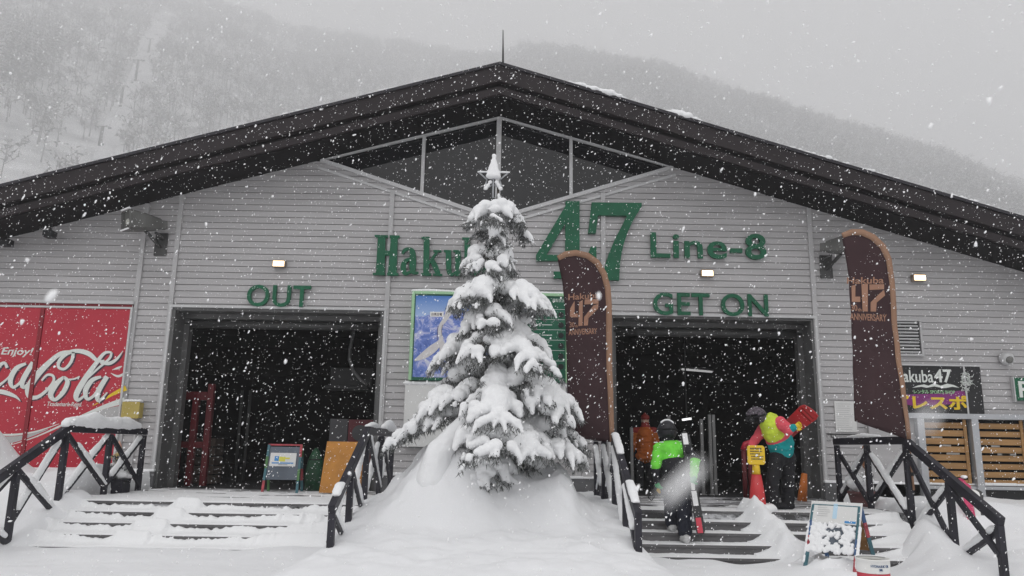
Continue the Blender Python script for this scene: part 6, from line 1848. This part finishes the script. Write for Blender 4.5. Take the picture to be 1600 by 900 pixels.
# person in the rust jacket inside the doorway
base = Vector((g(1007, 764, 16.3).x, 16.3, DECK))
t = thing('person', 'person in a rust orange jacket standing inside the right doorway, seen from behind', 'person', base)
head, neck, chest, hip = g(1008, 655, 16.32), g(1008, 664, 16.3), g(1008, 680, 16.28), g(1007, 707, 16.3)
shL, shR = g(993, 674, 16.3), g(1022, 674, 16.3)
hL, hR = hip + Vector((-0.10, 0, -0.03)), hip + Vector((0.10, 0, -0.03))
aL, aR = Vector((hL.x - 0.02, 16.3, DECK + 0.11)), Vector((hR.x + 0.02, 16.36, DECK + 0.11))
segs = [(hip + Vector((-0.05, 0, -0.06)), 0.165, hip + Vector((0.05, 0, -0.06)), 0.165, 0), (hip, 0.185, chest, 0.19, 0), (shL, 0.09, shR, 0.09, 1), (chest, 0.15, neck, 0.09, 1), (neck, 0.07, head, 0.085, 4), (head + Vector((0, 0.08, -0.02)), 0.06, head + Vector((0, 0.10, -0.04)), 0.045, 4),
        (shL, 0.088, shL + Vector((-0.05, 0.03, -0.27)), 0.075, 0), (shL + Vector((-0.05, 0.03, -0.27)), 0.07, shL + Vector((0.0, 0.12, -0.48)), 0.052, 0), (shR, 0.088, shR + Vector((0.05, 0.03, -0.27)), 0.075, 0), (shR + Vector((0.05, 0.03, -0.27)), 0.07, shR + Vector((0.0, 0.12, -0.48)), 0.052, 0),
        (hL, 0.12, (hL + aL) / 2, 0.095, 2), ((hL + aL) / 2, 0.095, aL, 0.09, 2), (hR, 0.12, (hR + aR) / 2, 0.095, 2), ((hR + aR) / 2, 0.095, aR, 0.09, 2), (aL - Vector((0, .03, .06)), 0.05, aL + Vector((0, .14, -.062)), 0.047, 3), (aR - Vector((0, .03, .06)), 0.05, aR + Vector((0, .14, -.062)), 0.047, 3)]
for sh in (shL, shR): segs += hand(sh + Vector((0.0, 0.12, -0.48)), sh + Vector((0.0, 0.16, -0.58)), (0, 1, 0), 3)
figure('body', segs, [M['rust'], M['maroon'], M['charcoal'], M['black'], M['skin']], t)
puff('cap', [(head.x, head.y, head.z + 0.03, 0.095, 0.105, 0.08), (head.x, head.y, head.z + 0.11, 0.03, 0.03, 0.03)], 0.010, M['maroon'], t, 3, 0.004, 20)

# ------------------------------------------------------------------ falling snow
N = 105000
pos = np.stack([rng.uniform(-11, 11, N), rng.uniform(0.30, 13.6, N), rng.uniform(0.15, 9.6, N)], 1)
import bmesh as _bm
_b = _bm.new(); _bm.ops.create_icosphere(_b, subdivisions=1, radius=1); _b.verts.ensure_lookup_table()
OV = np.array([v.co[:] for v in _b.verts]); OF = np.array([[v.index for v in f.verts] for f in _b.faces]); _b.free()
K = len(OV)
dist = np.linalg.norm(pos - np.array([0, 0, CZ]), axis=1)
rad = np.clip(np.exp(rng.normal(math.log(0.0026), 0.52, N)), 0.0014, 0.0068)
rad = np.where(dist < 6.0, np.minimum(rad, 0.0013 + 0.0007 * dist), rad)
sc = rad[:, None] * rng.uniform(0.6, 1.3, (N, 3)) * np.array([1.0, 1.0, 1.15])
v = OV[None] * sc[:, None, :] * rng.uniform(0.6, 1.35, (N, K, 1))
tilt = rng.normal(0.5, 0.35, N); el = rng.uniform(1.0, 1.9, N)
v[:, :, 2] *= el[:, None]
cs, sn_ = np.cos(tilt)[:, None], np.sin(tilt)[:, None]
x = v[:, :, 0] * cs + v[:, :, 2] * sn_; z = -v[:, :, 0] * sn_ + v[:, :, 2] * cs
v = np.stack([x, v[:, :, 1], z], 2) + pos[:, None, :]
V, Fc = v.reshape(-1, 3), (OF[None] + (np.arange(N) * K)[:, None, None]).reshape(-1, 3)
# a few flakes drifting close to the camera
for (px, py, dist, a_, b_) in ((1076, 745, 0.062, 0.0017, 0.0006), (1050, 768, 0.060, 0.0013, 0.0005), (1450, 655, 0.055, 0.0010, 0.0004), (80, 462, 0.3, 0.0034, 0.0016)):
    c = np.array(P(px, py, dist)); k = len(V)
    vv = OV * np.array([b_, b_, a_])
    cs, sn_ = math.cos(0.75), math.sin(0.75)
    vv = np.stack([vv[:, 0] * cs + vv[:, 2] * sn_, vv[:, 1], -vv[:, 0] * sn_ + vv[:, 2] * cs], 1) + c
    V = np.concatenate([V, vv]); Fc = np.concatenate([Fc, OF + k])
me = bpy.data.meshes.new('falling_snow')
me.vertices.add(len(V)); me.vertices.foreach_set('co', V.ravel())
me.loops.add(len(Fc) * 3); me.loops.foreach_set('vertex_index', Fc.ravel().astype(np.int32))
me.polygons.add(len(Fc)); me.polygons.foreach_set('loop_start', (np.arange(len(Fc)) * 3).astype(np.int32))
me.polygons.foreach_set('use_smooth', [True] * len(Fc))
me.materials.append(M['flake'])
me.update(calc_edges=True); me.validate()
fs_ = bpy.data.objects.new('falling_snow', me); COL.objects.link(fs_)
tag(fs_, 'snowflakes falling everywhere in front of the hall', 'snowfall', kind='stuff')
